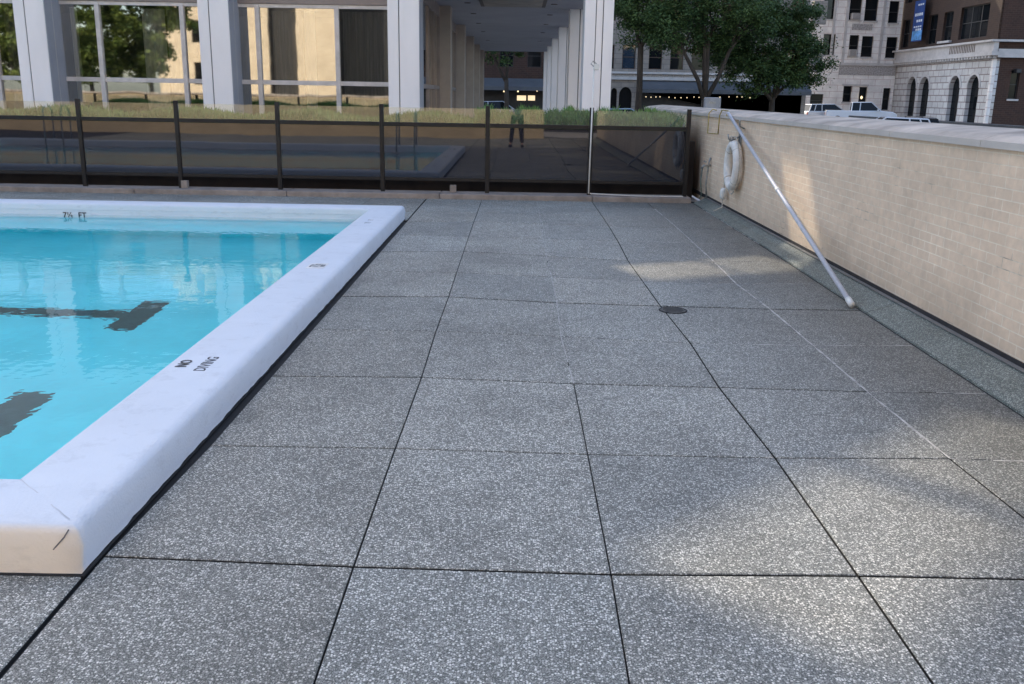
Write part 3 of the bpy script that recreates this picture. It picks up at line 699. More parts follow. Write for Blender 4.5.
# front windows
bays = [(-18.73, -15.3, (-17.0,)), (-14.6, -11.25, (-13.1, -12.1)), (-10.53, -7.15, (-9.67, -7.73)), (-6.43, -2.94, (-6.0, -4.18))]
for a, b, mul in bays:
    f = MB().box(a, b, WY+.01, WY+.09, 1.74, 1.84).box(a, b, WY+.01, WY+.09, 3.44, 3.52).box(a, b, WY+.01, WY+.09, .3, .4)
    for x in mul: f.box(x-.05, x+.05, WY-.02, WY+.1, .3, 3.5)
    w = f.build('window_frame', M['frame_al'], hotel, bevel=.004)
    MB().box(a, b, WY+.045, WY+.055, .4, 3.44).build('pane', M['winglass'], w)
    MB().box(a, b, WY-.02, WY+.2, 3.525, 5.2).build('lintel', M['frame_tan'], hotel); MB().box(a, b, WY, WY+.2, -.02, .29).build('plinth', M['frame_tan'], hotel)
# interior
rm = MB(); x0, x1, y0, y1 = -24, -2.32, WY+.25, WY+5
rm.quad((x0, y0, 0), (x1, y0, 0), (x1, y1, 0), (x0, y1, 0)); rm.quad((x0, y1, 0), (x1, y1, 0), (x1, y1, 3.6), (x0, y1, 3.6)); rm.quad((x0, y0, 3.6), (x1, y0, 3.6), (x1, y1, 3.6), (x0, y1, 3.6)); rm.quad((x1, y0, 0), (x1, y1, 0), (x1, y1, 3.6), (x1, y0, 3.6))
rm.build('interior', M['room'], hotel)
def curtain(x0, x1, mat, y=WY+.35, z1=3.4, amp=.035):
    m = MB(); n = max(6, int((x1-x0)/.03)); ps = [(x0+(x1-x0)*k/n, y+amp*math.sin(k*1.15)+amp*.5*math.sin(k*.37)) for k in range(n+1)]
    for k in range(n): m.quad((*ps[k], .35), (*ps[k+1], .35), (*ps[k+1], z1), (*ps[k], z1))
    m.build('curtain', mat, hotel, smooth=True)
curtain(-8.78, -8.25, M['curtain']); curtain(-8.2, -7.85, M['curtain_dark']); curtain(-11.2+.75, -10.3, M['curtain'])
curtain(-5.75, -5.05, M['curtain_dark']); curtain(-5.0, -4.75, M['curtain']); curtain(-4.1, -2.95, M['curtain_dark'])
curtain(-14.5, -13.3, M['curtain_dark']); curtain(-12.0, -11.4, M['curtain_dark']); curtain(-18, -16, M['curtain_dark'])
MB().box(-9.4, -8.85, WY+.9, WY+1.4, 0, 3.5).build('interior_pillar', M['black'], hotel)
# soffit
MB().box(-2.3, 1.44, CY+.05, 56, ZC, ZC+.25).build('ceiling', M['soffit'], hotel)
MB().box(1.44, 2.2, CY+.72, 56, ZC+.001, ZC+.25).build('ceiling', M['soffit'], hotel)
MB().box(-2.2, 1.5, CY-.02, CY+.04, ZC+.02, ZC+1.5).build('fascia', M['marble'], hotel)
l_ = MB().box(-1.05, .72, 23.4, at(500, 5, z=ZC).y, ZC-.05, ZC-.001).build('ceiling_light_panel', M['fixture'], hotel)
MB().box(-.95, .62, 23.5, at(500, 5, z=ZC).y-.1, ZC-.06, ZC-.051).build('lens', plain('amber_lens', (.25, .2, .15), .5), l_)
for x in (-1.4, .95):
    for y in (27, 30.5, 34.5, 39, 45): MB().tube([(x, y, ZC-.012), (x, y, ZC-.001)], .09, 12).build('recessed_lamp', M['fixture'], hotel)
struct(MB().box(-2.2, 1.44, CY, 64, -.1, -.018).build('passage_paving', M['pave']))

# ---- sun geometry and an unseen upper wall added as blocker (openings shaped to cast sun patches)
SD = Vector((.35, -.70, -.62)).normalized()          # travel direction of sunlight
YT = 23.2
def totower(p):
    p = Vector(p); t = (YT-p.y)/SD.y; q = p + SD*t; return (q.x, q.z)
holes = []
def band(p, q, n, w, d, up):
    p, q, up = Vector(p), Vector(q), Vector(up)
    for k in range(n):
        o_ = up*((k-(n-1)/2)*d); a = [totower(p+o_-up*w/2), totower(q+o_-up*w/2), totower(q+o_+up*w/2), totower(p+o_+up*w/2)]
        holes.append(a)
band((.75, 2.72, 0), (1.75, 3.65, 0), 6, .14, .145, (-.7, .7, 0)); band((1.85, 3.75, 0), (2.72, 4.5, 0), 6, .132, .135, (-.7, .7, 0))
band((1.1, 8.72, 0), (2.0, 9.12, 0), 5, .142, .145, (-.37, .93, 0)); band((2.05, 9.14, 0), (2.75, 9.5, 0), 6, .132, .135, (-.37, .93, 0))
band((2.9, 9.75, .1), (2.995, 10.0, .55), 8, .129, .13, (0, 1, 0)); band((2.995, 10.1, .60), (2.995, 10.3, .95), 8, .129, .13, (0, 1, 0))
band((2.99, 4.9, .12), (2.99, 5.0, .4), 4, .11, .13, (0, 1, 0))
TH = 20.8
outer = [(-60, ZC+1.2+.02), (2.1, ZC+1.2+.02), (2.1, TH+8), (-10, TH+8), (-10, TH), (-60, TH)]
facade('unseen_upper_wall', (0, YT-.02, 0), (1, 0, 0), outer, holes, .04, M['marble'], hotel)
facade('lower_wall', (0, YT+.4, 0), (1, 0, 0), [(-60, -.9), (-24, -.9), (-24, ZC+1.2), (-60, ZC+1.2)], [], .2, M['marble'], hotel)

# ------------------------------------------------------------------ street buildings
def win(parent, org, u, a, b, c, d, w, mat=None, rec=.22, fr=.06, mull=1, frm=None):
    """frame and pane set back in an opening; w = outward normal"""
    u = Vector(u); w = Vector(w); z = Vector((0, 0, 1)); org = Vector(org)
    def bx(m, a0, c0, b0, d0, t0, t1):
        P = lambda aa, zz, t: org+u*aa+z*zz-w*t
        m.add([P(a0,b0,t0),P(c0,b0,t0),P(c0,b0,t1),P(a0,b0,t1),P(a0,d0,t0),P(c0,d0,t0),P(c0,d0,t1),P(a0,d0,t1)], [(0,3,2,1),(4,5,6,7),(0,1,5,4),(1,2,6,5),(2,3,7,6),(3,0,4,7)])
    m = MB(); t0, t1 = rec, rec+.08
    bx(m, a, a+fr, b, d, t0, t1); bx(m, c-fr, c, b, d, t0, t1); bx(m, a+fr, c-fr, b, b+fr, t0, t1); bx(m, a+fr, c-fr, d-fr, d, t0, t1)
    for k in range(1, mull+1):
        zz = b+(d-b)*k/(mull+1); bx(m, a+fr, c-fr, zz-fr/2, zz+fr/2, t0, t1)
    f = m.build('window', frm or M['fixture'], parent)
    m = MB(); bx(m, a+.01, c-.01, b+.01, d-.01, rec+.03, rec+.05); m.build('pane', mat or M['farglass'], f)
    return f
def pxr(x0, y0, x1, y1, Y=None, X=None):
    """picture rectangle -> rectangle on the facade plane"""
    xm, ym = (x0+x1)/2, (y0+y1)/2
    if Y is not None: return (at(x0, ym, Y=Y).x, at(xm, y1, Y=Y).z, at(x1, ym, Y=Y).x, at(xm, y0, Y=Y).z)
    ya, yb = at(x1, ym, X=X).y, at(x0, ym, X=X).y
    return (ya, at(xm, y1, X=X).z, yb, at(xm, y0, X=X).z)

# tan building with awning
b1 = thing('tan_stone_building', 'shaded tan stone building with arched doorways and a long dark awning behind the trees', 'building', (12, 85, -.4))
YB = 85.; holes1 = []; wins1 = []
x = -9.; 
while x < 27:
    for zb in (3.95, 7.9, 11.2):
        if x > 5.7: r_ = (x, zb, x+1.15, zb+(2.0 if zb < 5 else 1.9)); holes1.append(rect(*r_)); wins1.append(r_)
    x += 1.85 if int(x*10) % 3 else 2.3
arc1 = []
for (a, c) in ((at(611, 95, Y=YB).x, at(617, 95, Y=YB).x), (at(619, 95, Y=YB).x, at(632, 95, Y=YB).x)):
    arc1.append((a, -.4, c, at(615, 89, Y=YB).z))
shop0, shop1 = at(640, 95, Y=YB).x, at(806, 95, Y=YB).x
holes1 += [arch(*r_, pointed=True) for r_ in arc1] + [rect(shop0, -.39, shop1, 2.1)]
facade('wall', (0, YB, 0), (1, 0, 0), rect(5.6, -.6, at(806, 50, Y=YB).x, 66), holes1, .5, M['tanstone'], b1, w=(0, 1, 0))
for k, r_ in enumerate(wins1): win(b1, (0, YB, 0), (1, 0, 0), *r_, (0, -1, 0), M['farglass_blue'] if k % 7 == 3 else None)
for r_ in arc1: MB().box(r_[0], r_[2], YB+.35, YB+.4, -.4, r_[3]+.3).build('doorway', M['farglass'], b1)
MB().box(5.6, shop1, YB-.25, YB-.02, 3.05, 3.30).box(5.6, shop1, YB-.40, YB-.02, 3.55, 3.72).build('cornice', M['stonetrim'], b1)
MB().box(5.6, shop1, YB-.12, YB-.02, 3.30, 3.55).build('frieze', M['carved'], b1)
b6 = thing('dark_brick_building', 'dark brick building across the street framed by the covered passage', 'building', (0, 85, -.4))
W6 = [(xx, zb, xx+1.2, zb+1.9) for zb in (3.95, 7.9, 11.2) for xx in (-6.6, -4.4, -1.6, .8, 2.4)]
facade('wall', (0, YB, 0), (1, 0, 0), rect(-60, -.6, 5.59, 66), [rect(*r_) for r_ in W6]+[rect(-8.5, -.39, 5.45, 2.1)], .5, M['brownbrick'], b6, w=(0, 1, 0))
for r_ in W6: win(b6, (0, YB, 0), (1, 0, 0), *r_, (0, -1, 0), frm=M['black'])
MB().box(shop0, shop1, YB+.55, YB+.6, -.4, 2.1).build('shopfront', M['dark_stone'], b1); MB().box(-8.5, 5.4, YB+.55, YB+.6, -.4, 2.1).build('shopfront', M['dark_stone'], b6)
for a, c in ((shop0, shop1), (-8.5, 5.5)):
    aw = MB(); aw.add([(a, YB-.05, 3.0), (c, YB-.05, 3.0), (c, YB-1.6, 2.3), (a, YB-1.6, 2.3), (a, YB-1.6, 1.98), (c, YB-1.6, 1.98)], [(0, 1, 2, 3), (3, 2, 5, 4)]); aw = aw.build('awning', M['awning'], b1 if a == shop0 else b6)
random.seed(4)
for k, pxx in enumerate([641, 646, 651, 656, 660, 669, 675, 681, 687, 694, 699, 720, 729, 737, 742, 750]+[483, 504, 518, 537]):
    p = at(pxx, (97.3 if pxx > 600 else 91)+random.uniform(-.6, .6), Y=YB-1.0)
    s = .04 if pxx > 600 else .07
    m_ = MB(); m_.tube([p+Vector((0, 0, -s)), p+Vector((0, 0, -s*.6)), p, p+Vector((0, 0, s*.6)), p+Vector((0, 0, s))], [s*.2, s*.8, s, s*.8, s*.2], 8).build('lamp', M['bulb'], b1 if pxx > 600 else b6)
for x0_, x1_ in ((517, 526), (528, 535)):
    r_ = pxr(x0_, 95.5, x1_, 100.5, Y=YB+.5); MB().box(r_[0], r_[2], YB+.5, YB+.54, r_[1], r_[3]).build('lit_window', M['shop_lit'], b6)
# white limestone building
b2 = thing('white_limestone_building', 'pale limestone block with dark sash windows at the end of the street', 'building', (33, 95, -.4))
YB2 = 98.5
rs = [(823.6, -3, 836, 19), (823, 34, 835, 55), (849.6, -2, 861.7, 20), (849, 35, 858.5, 56), (865, -2, 878, 21), (861.5, 36, 873, 57), (889, 1, 899, 23), (886, 37, 897, 58),
      (785, 2, 795, 14), (804, -6, 809, 20), (843, 86, 851.5, 102), (858.6, 87, 866.5, 109), (882.5, 88, 889.6, 110), (810, 94, 823, 107), (786, 30, 796, 50)]
R2 = [pxr(*r_, Y=YB2) for r_ in rs]
for zz in (12.5, 16.1, 19.7):
    for xx in (31.3, 34.2, 35.9): R2.append((xx, zz, xx+1.15, zz+2.2))
facade('wall', (0, YB2, 0), (1, 0, 0), rect(25.5, -.6, 37.95, 26), [rect(*r_) for r_ in R2], .5, M['limestone'], b2, w=(0, 1, 0))
for k, r_ in enumerate(R2):
    win(b2, (0, YB2, 0), (1, 0, 0), *r_, (0, -1, 0), None, frm=M['black'])
    MB().box(r_[0]-.08, r_[2]+.08, YB2-.12, YB2-.01, r_[1]-.14, r_[1]-.01).build('sill', M['stonetrim'], b2)
zt = at(850, 64, Y=YB2).z
MB().box(32.2, 37.9, YB2-.18, YB2-.01, zt-.15, zt+.1).build('string_course', M['stonetrim'], b2)
MB().box(32.2, 37.9, YB2-.06, YB2-.01, at(850, 75, Y=YB2).z, zt-.16).build('frieze', M['carved'], b2)
MB().box(at(842, 85, Y=YB2).x, at(868, 85, Y=YB2).x, YB2-.2, YB2-.01, at(855, 86, Y=YB2).z, at(855, 84.3, Y=YB2).z).build('door_hood', M['stonetrim'], b2)
for r_ in (pxr(852, 24, 860, 30, Y=YB2),): MB().box(r_[0], r_[2]+1.2, YB2-.08, YB2-.01, r_[1], r_[3]).build('carved_panel', M['carved'], b2)
for pxx in (832, 862.5-18, 881): 
    xx = at(pxx, 40, Y=YB2).x; MB().box(xx-.12, xx+.12, YB2-.1, YB2-.01, zt+.11, 26).build('pilaster', M['stonetrim'], b2)
p = at(861.5, 97.5, Y=YB2-.3); MB().tube([p+Vector((0, 0, -.15)), p, p+Vector((0, 0, .15))], [.05, .12, .05], 8).build('lamp', M['bulb'], b2)
for i, (r_, lab) in enumerate((((852, 13, 861, 19.5), 'window air conditioner in the upper window of the pale limestone building'), ((849, 49.5, 857, 56), 'window air conditioner in the lower window of the pale limestone building'))):
    q = pxr(*r_, Y=YB2-.3); t = thing('air_conditioner', lab, 'air conditioner', ((q[0]+q[2])/2, YB2-.3, q[1]), 'window air conditioners')
    MB().box(q[0], q[2], YB2-.35, YB2+.2, q[1], q[3]).build('casing', M['stonetrim'], t, bevel=.02)
    g = MB()
    for k in range(5): zz = q[1]+.08+(q[3]-q[1]-.16)*k/4; g.box(q[0]+.08, q[2]-.08, YB2-.365, YB2-.352, zz-.02, zz+.02)
    g.build('grille', M['black'], t)

# brown brick building on a limestone base
b3 = thing('brown_brick_building', 'brown brick corner building on a limestone base with tall arched openings', 'building', (38, 75, -.9))
XB = 38.; YB3, YB3b = at(991, 80, X=XB).y, at(893, 60, X=XB).y+.5
zc0 = at(990, 59, X=XB).z; zc1 = at(993, 40, X=XB).z
ar = [pxr(906, 77, 915, 117, X=XB), pxr(918, 77, 928, 117, X=XB), pxr(948, 76, 958.5, 119, X=XB), pxr(966, 75, 977.5, 121, X=XB)]
ar = [(a, -.85, c, d) for a, b, c, d in ar]
facade('limestone_base', (XB, 0, 0), (0, 1, 0), rect(YB3, -.95, YB3b, zc0), [arch(*r_) for r_ in ar], .5, M['limestone_w'], b3, w=(1, 0, 0))
for r_ in ar:
    o = MB().box(XB+.35, XB+.4, r_[0]-.02, r_[2]+.02, r_[1], r_[3]).build('arched_window', M['farglass'], b3)
    # archivolt ring, slightly proud of the wall
    rr = (r_[2]-r_[0])/2; cy_ = (r_[0]+r_[2])/2; cz_ = r_[3]-rr; m_ = MB(); n = 14
    for k in range(n):
        a0, a1 = math.pi*k/n, math.pi*(k+1)/n; P = lambda a, R_, x: (x, cy_+R_*math.cos(a), cz_+R_*math.sin(a))
        m_.add([P(a0, rr+.02, XB-.05), P(a1, rr+.02, XB-.05), P(a1, rr+.26, XB-.05), P(a0, rr+.26, XB-.05), P(a0, rr+.02, XB-.001), P(a1, rr+.02, XB-.001), P(a1, rr+.26, XB-.001), P(a0, rr+.26, XB-.001)], [(0, 1, 2, 3), (4, 7, 6, 5), (3, 2, 6, 7), (0, 4, 5, 1)])
    m_.build('archivolt', M['stonetrim'], o)
w3 = [pxr(901, 20, 908.5, 47.5, X=XB), pxr(926.5, 15, 935.5, 44, X=XB), pxr(942, 12, 951, 40.5, X=XB), pxr(959, 5.5, 987, 38, X=XB)]
zbw = zc1-.1
facade('brick_wall', (XB+.1, 0, 0), (0, 1, 0), rect(YB3+.1, zc0+.01, YB3b, 22), [rect(*r_) for r_ in w3]+[rect(r_[0], r_[1]+4.2, r_[2], r_[3]+4.2) for r_ in w3], .5, M['brownbrick_w'], b3, w=(1, 0, 0))
for dz in (0, 4.2):
    for k, r_ in enumerate(w3):
        if k < 3: win(b3, (XB+.1, 0, 0), (0, 1, 0), r_[0], r_[1]+dz, r_[2], r_[3]+dz, (-1, 0, 0), frm=M['black'])
        else:
            wd = (r_[2]-r_[0])/3
            for j in range(3): win(b3, (XB+.1, 0, 0), (0, 1, 0), r_[0]+wd*j, r_[1]+dz, r_[0]+wd*(j+1), r_[3]+dz, (-1, 0, 0), frm=M['black'])
r_ = w3[2]; MB().box(XB-.15, XB+.09, r_[0]-.3, r_[2]+.3, r_[1]-.2, r_[1]-.02).build('sill', M['stonetrim'], b3)
# cornice
MB().box(XB-.55, XB+.095, YB3-.5, YB3b, zc1-.16, zc1).box(XB-.45, XB+.095, YB3-.42, YB3b, zc0+.25, zc0+.55).build('cornice', M['stonetrim'], b3)
MB().box(XB-.3, XB+.095, YB3-.3, YB3b, zc0+.551, zc1-.161).build('parapet_band', M['stonetrim'], b3)
MB().box(XB-.2, XB+.095, YB3-.2, YB3b, zc0+.02, zc0+.249).build('frieze', M['carved'], b3)
y = YB3
dn_ = MB()
while y < YB3b: MB().box(XB-.42, XB-.2, y, y+.22, zc0+.06, zc0+.245).build('dentil', M['stonetrim'], b3); y += .52
bal = MB(); ya, yb = pxr(953, 42, 979, 48, X=XB)[0::2]
for k in range(16):
    yy = ya+(yb-ya)*k/16; bal.box(XB-.315, XB-.301, yy, yy+(yb-ya)/34, zc0+.62, zc1-.22)
bal.build('balusters', M['fixture'], b3)
# south side
r_ = pxr(1010, 70, 1019, 99, Y=YB3); up_ = pxr(1010, 6, 1019, 30, Y=YB3)
facade('side_wall', (0, YB3+.05, 0), (1, 0, 0), rect(XB+.25, -.95, 75, 22), [rect(*r_), rect(r_[0]+4, r_[1], r_[2]+4, r_[3])], .4, M['brownbrick'], b3, w=(0, 1, 0))
win(b3, (0, YB3+.05, 0), (1, 0, 0), *r_, (0, -1, 0), frm=M['black']); win(b3, (0, YB3+.05, 0), (1, 0, 0), r_[0]+4, r_[1], r_[2]+4, r_[3], (0, -1, 0), frm=M['black'])
MB().box(r_[0]-.1, r_[2]+.1, YB3-.08, YB3+.04, r_[1]-.15, r_[1]-.01).build('sill', M['stonetrim'], b3)
MB().box(XB-.02, XB+.25, YB3-.02, YB3+.3, -.95, zc0).build('quoin', M['limestone'], b3)
MB().box(XB+.1, 75, YB3-.5, YB3+.04, zc1-.16, zc1).box(XB+.1, 75, YB3-.42, YB3+.04, zc0+.1, zc0+.75).build('side_cornice', M['stonetrim'], b3)
p = at(1003-22, 50, Y=YB3); q = at(955+20, 71, X=XB)
MB().box(39.7, 40.1, YB3-.5, YB3, at(1005, 73, Y=YB3).z, at(1005, 69, Y=YB3).z).build('lantern', M['black'], b3, bevel=.05)
# banner
bn = thing('banner', 'tall blue banner with rows of white lettering hanging on the brown brick building', 'banner', (37.6, 88, 5))
pa_, pb_ = at(911, 42, X=XB-.5), at(921, 41, X=XB-.5); zt_ = at(917, 1, X=XB-.5).z; zb_ = pa_.z
xa = XB-.5
MB().box(xa-.01, xa+.01, pb_.y, pa_.y, zb_, zt_).build('cloth', plain('blue_cloth', (.012, .05, .21), .7, var=.3, scale=1.2), bn)
MB().box(xa-.014, xa-.0105, pb_.y+.05, pa_.y-.05, zb_+.1, zb_+.95).build('picture_patch', plain('pale_blue_print', (.10, .30, .62), .7, var=.5, scale=3), bn)
MB().tube([(xa, (pa_.y+pb_.y)/2-1, zt_+.02), (xa, (pa_.y+pb_.y)/2+1, zt_+.02)], .04).build('rod', M['black'], bn)
ww = pa_.y-pb_.y; Hh = zt_-zb_; mt = plain('banner_white', (.6, .65, .72), .7)
for k, (fr_, s_, tx) in enumerate(((.87, .30, 'OPEN'), (.62, .50, 'NOW'), (.47, .42, 'LIVE'), (.34, .26, 'CITY'), (.26, .38, 'HOME'))):
    text(tx, s_, mt, bn, Matrix(((0, 0, -1, xa-.016), (-1, 0, 0, (pa_.y+pb_.y)/2), (0, 1, 0, zb_+Hh*fr_), (0, 0, 0, 1)))) if False else None
    for j in range(3+k % 2):
        y0_ = pb_.y+ww*(.12+.2*j)+.02; MB().box(xa-.0135, xa-.0105, y0_, y0_+ww*.15, zb_+Hh*fr_, zb_+Hh*fr_+s_*.5).build('lettering', mt, bn)

# sunlit beige building and tree behind the camera (mirrored in the hotel windows)
b4 = thing('beige_brick_building', 'tall sunlit beige brick apartment block facing the pool terrace', 'building', (-18, -34, -.9))
W4 = []
for z_ in range(1, 11):
    for xx in (-25.7,): W4.append((xx, z_*3.2-1.2, xx+1.0, z_*3.2+.5))
facade('wall', (0, -32, 0), (1, 0, 0), rect(-28.5, -.9, -14.4, 34), [rect(*r_) for r_ in W4]+[rect(-19.7, -.8, -17.4, 33)], .4, M['beigebrick'], b4, w=(0, -1, 0))
MB().box(-19.8, -17.3, -32.9, -32.6, -.9, 33.5).build('recess', M['dark_stone'], b4)
for r_ in W4: win(b4, (0, -32, 0), (1, 0, 0), *r_, (0, 1, 0), frm=M['black'])
b5 = thing('grey_brick_building', 'dark grey brick block beside the sunlit beige apartment block', 'building', (0, -40, -.9))
W5 = [(xx, z_*3.4, xx+1.3, z_*3.4+1.9) for z_ in range(1, 3) for xx in range(-5, 30, 3)]
facade('wall', (0, -38, 0), (1, 0, 0), rect(-17, -.9, 34, 10.5), [rect(*r_) for r_ in W5], .4, M['dark_stone'], b5, w=(0, -1, 0))
facade('unseen_upper_wall', (0, -38, 0), (1, 0, 0), rect(-17, 10.51, 60, 34), [], .4, M['beigebrick'], b5, w=(0, -1, 0))  # unseen bright storeys added to bounce warm light onto the columns
for r_ in W5: win(b5, (0, -38, 0), (1, 0, 0), *r_, (0, 1, 0), frm=M['stonetrim'])

# ------------------------------------------------------------------ trees
def tree(label, x, y, z0, trunk_h, crown, nleaf, leaf, mat, seed, group=None, lean=(0, 0), forks=4, tr=.17):
    """crown: list of (cx, cy, cz, rx, ry, rz) blobs relative to the base"""
    random.seed(seed)
    t = thing('tree', label, 'tree', (x, y, z0), group)
    tm = MB(); base = Vector((x, y, z0)); top = base+Vector((lean[0], lean[1], trunk_h))
    tm.tube([base-Vector((0, 0, .1)), base.lerp(top, .15), base.lerp(top, .55)+Vector((.05, 0, 0)), top], [tr*1.35, tr*1.05, tr*.9, tr*.8], 9)
    tips = []
    for (cx, cy, cz, rx, ry, rz) in crown:
        hub = base+Vector((cx*.8, cy, cz-rz*.55)); hub.z = max(hub.z, top.z+.5)
        k1 = top.lerp(hub, .35)+Vector((random.uniform(-.1, .1), 0, -.05)); k2 = top.lerp(hub, .72)+Vector((random.uniform(-.2, .2), random.uniform(-.2, .2), .15))
        tm.tube([top-Vector((0, 0, .2)), k1, k2, hub], [tr*.62, tr*.5, tr*.42, tr*.33], 8)
        for k in range(forks):
            a = random.uniform(0, 6.28); s0 = k2.lerp(hub, random.random()); e = base+Vector((cx+rx*.8*math.cos(a), cy+ry*.8*math.sin(a), cz+rz*random.uniform(-.35, .75)))
            m1 = s0.lerp(e, .35)+Vector((random.uniform(-.25, .25), random.uniform(-.25, .25), .15)); m2 = s0.lerp(e, .7)+Vector((random.uniform(-.3, .3), random.uniform(-.3, .3), .1))
            tm.tube([s0, m1, m2, e], [tr*.26, tr*.18, tr*.12, tr*.04], 6)
            for q in range(4):
                s_ = m1.lerp(e, random.uniform(.0, .9)); e2 = s_+Vector((random.uniform(-1, 1)*rx*.45, random.uniform(-1, 1)*ry*.45, random.uniform(-.4, .8)*rz*.5)); tm.tube([s_, s_.lerp(e2, .5)+Vector((0, 0, .1)), e2], [tr*.10, tr*.07, tr*.025], 5); tips.append(e2)
            tips.append(e)
    tm.build('trunk', M['bark'], t, smooth=True)
    clumps = []
    for (cx, cy, cz, rx, ry, rz) in crown:
        for k in range(int(16+rx*rz*2.2)):
            while True:
                u = Vector((random.uniform(-1, 1), random.uniform(-1, 1), random.uniform(-1, 1)))
                if .25 < u.length < 1: break
            clumps.append((base+Vector((cx+u.x*rx, cy+u.y*ry, cz+u.z*rz)), random.uniform(.3, .75)))
    clumps += [(e, random.uniform(.3, .6)) for e in tips]
    lm_ = MB(); per = max(20, nleaf//len(clumps))
    for c_, r_ in clumps:
        for k in range(per):
            g = Vector((random.gauss(0, .5), random.gauss(0, .5), random.gauss(0, .38)))*r_
            p = c_+g; s_ = leaf*random.uniform(.6, 1.3)
            a = Vector((random.uniform(-1, 1), random.uniform(-1, 1), random.uniform(-.6, .6))).normalized()*s_; b = a.cross(Vector((random.uniform(-1, 1), random.uniform(-1, 1), random.uniform(-1, 1)))).normalized()*s_*.55
            lm_.v += [tuple(p-a), tuple(p+b*.9), tuple(p+a), tuple(p-b*.9)]; n = len(lm_.v); lm_.f.append((n-4, n-3, n-2, n-1))
    me = bpy.data.meshes.new('crown'); me.from_pydata(lm_.v, [], lm_.f); link('crown', me, mat, t)
    return t
def X_(px, Y): return at(px, 100, Y=Y).x
G = 'street trees beyond the wall'
tree('tree with the straight trunk next to the white columns, leftmost of the street trees', X_(638, 56), 56, -.9, 5.4, [(-.5, 0, 7.6, 1.6, 1.6, 1.7), (1.3, .3, 7.9, 1.9, 1.6, 1.8), (.6, 0, 6.0, 1.8, 1.2, 1.0)], 30000, .075, M['leaf'], 21, G, tr=.2)
tree('tree with a trunk forking low into spread bare branches above the wall', X_(704.5, 54), 54, -.9, 2.5, [(-1.9, 0, 6.3, 1.5, 1.5, 1.6), (.2, 0, 7.2, 1.9, 1.6, 1.7), (2.1, 0, 6.7, 1.7, 1.5, 1.6), (-.3, 0, 9.2, 2.6, 2, 1.4), (-.2, .6, 5.5, 1.6, .8, .7)], 36000, .075, M['leaf'], 22, G, forks=5, tr=.23)
tree('bushy low tree with the widest dark crown, rightmost of the street trees', X_(772, 57), 57, -.9, 2.6, [(.9, 0, 5.4, 2.2, 1.8, 1.5), (-1.4, 0, 6.5, 2.1, 1.6, 1.8), (.9, 0, 7.1, 1.6, 1.5, 1.3), (-1.4, -.5, 3.8, 2.0, 1.4, 1.1), (1.0, 0, 3.8, 2.0, 1.2, 1.1), (-2.6, .5, 5.2, 1.4, 1.2, 1.2)], 48000, .078, M['leaf'], 23, G, tr=.2)
tree('dark tree seen through the covered passage', X_(506, 74), 74, -.9, 3.6, [(0, 0, 6.6, 2.3, 1.8, 1.9), (-2, 0, 6.8, 1.4, 1.2, 1.4)], 14000, .10, M['leaf'], 24, tr=.2)
for k, (x, y) in enumerate(((-29.5, -13), (-25.2, -12), (-22.6, -14.5))):
    tree(['leafy sunlit tree behind the pool terrace, farthest from the beige block', 'leafy sunlit tree behind the pool terrace, middle of three', 'leafy sunlit tree behind the pool terrace, nearest the beige block'][k], x, y, -.9, 3, [(0, 0, 6, 2.6, 2.3, 2.2), (1.2, 0, 8.6, 2.4, 2.2, 2.0), (-1, 0, 4.3, 2.4, 1.8, 1.3)], 14000, .17, M['leaf_lit'], 30+k, 'trees behind the terrace')

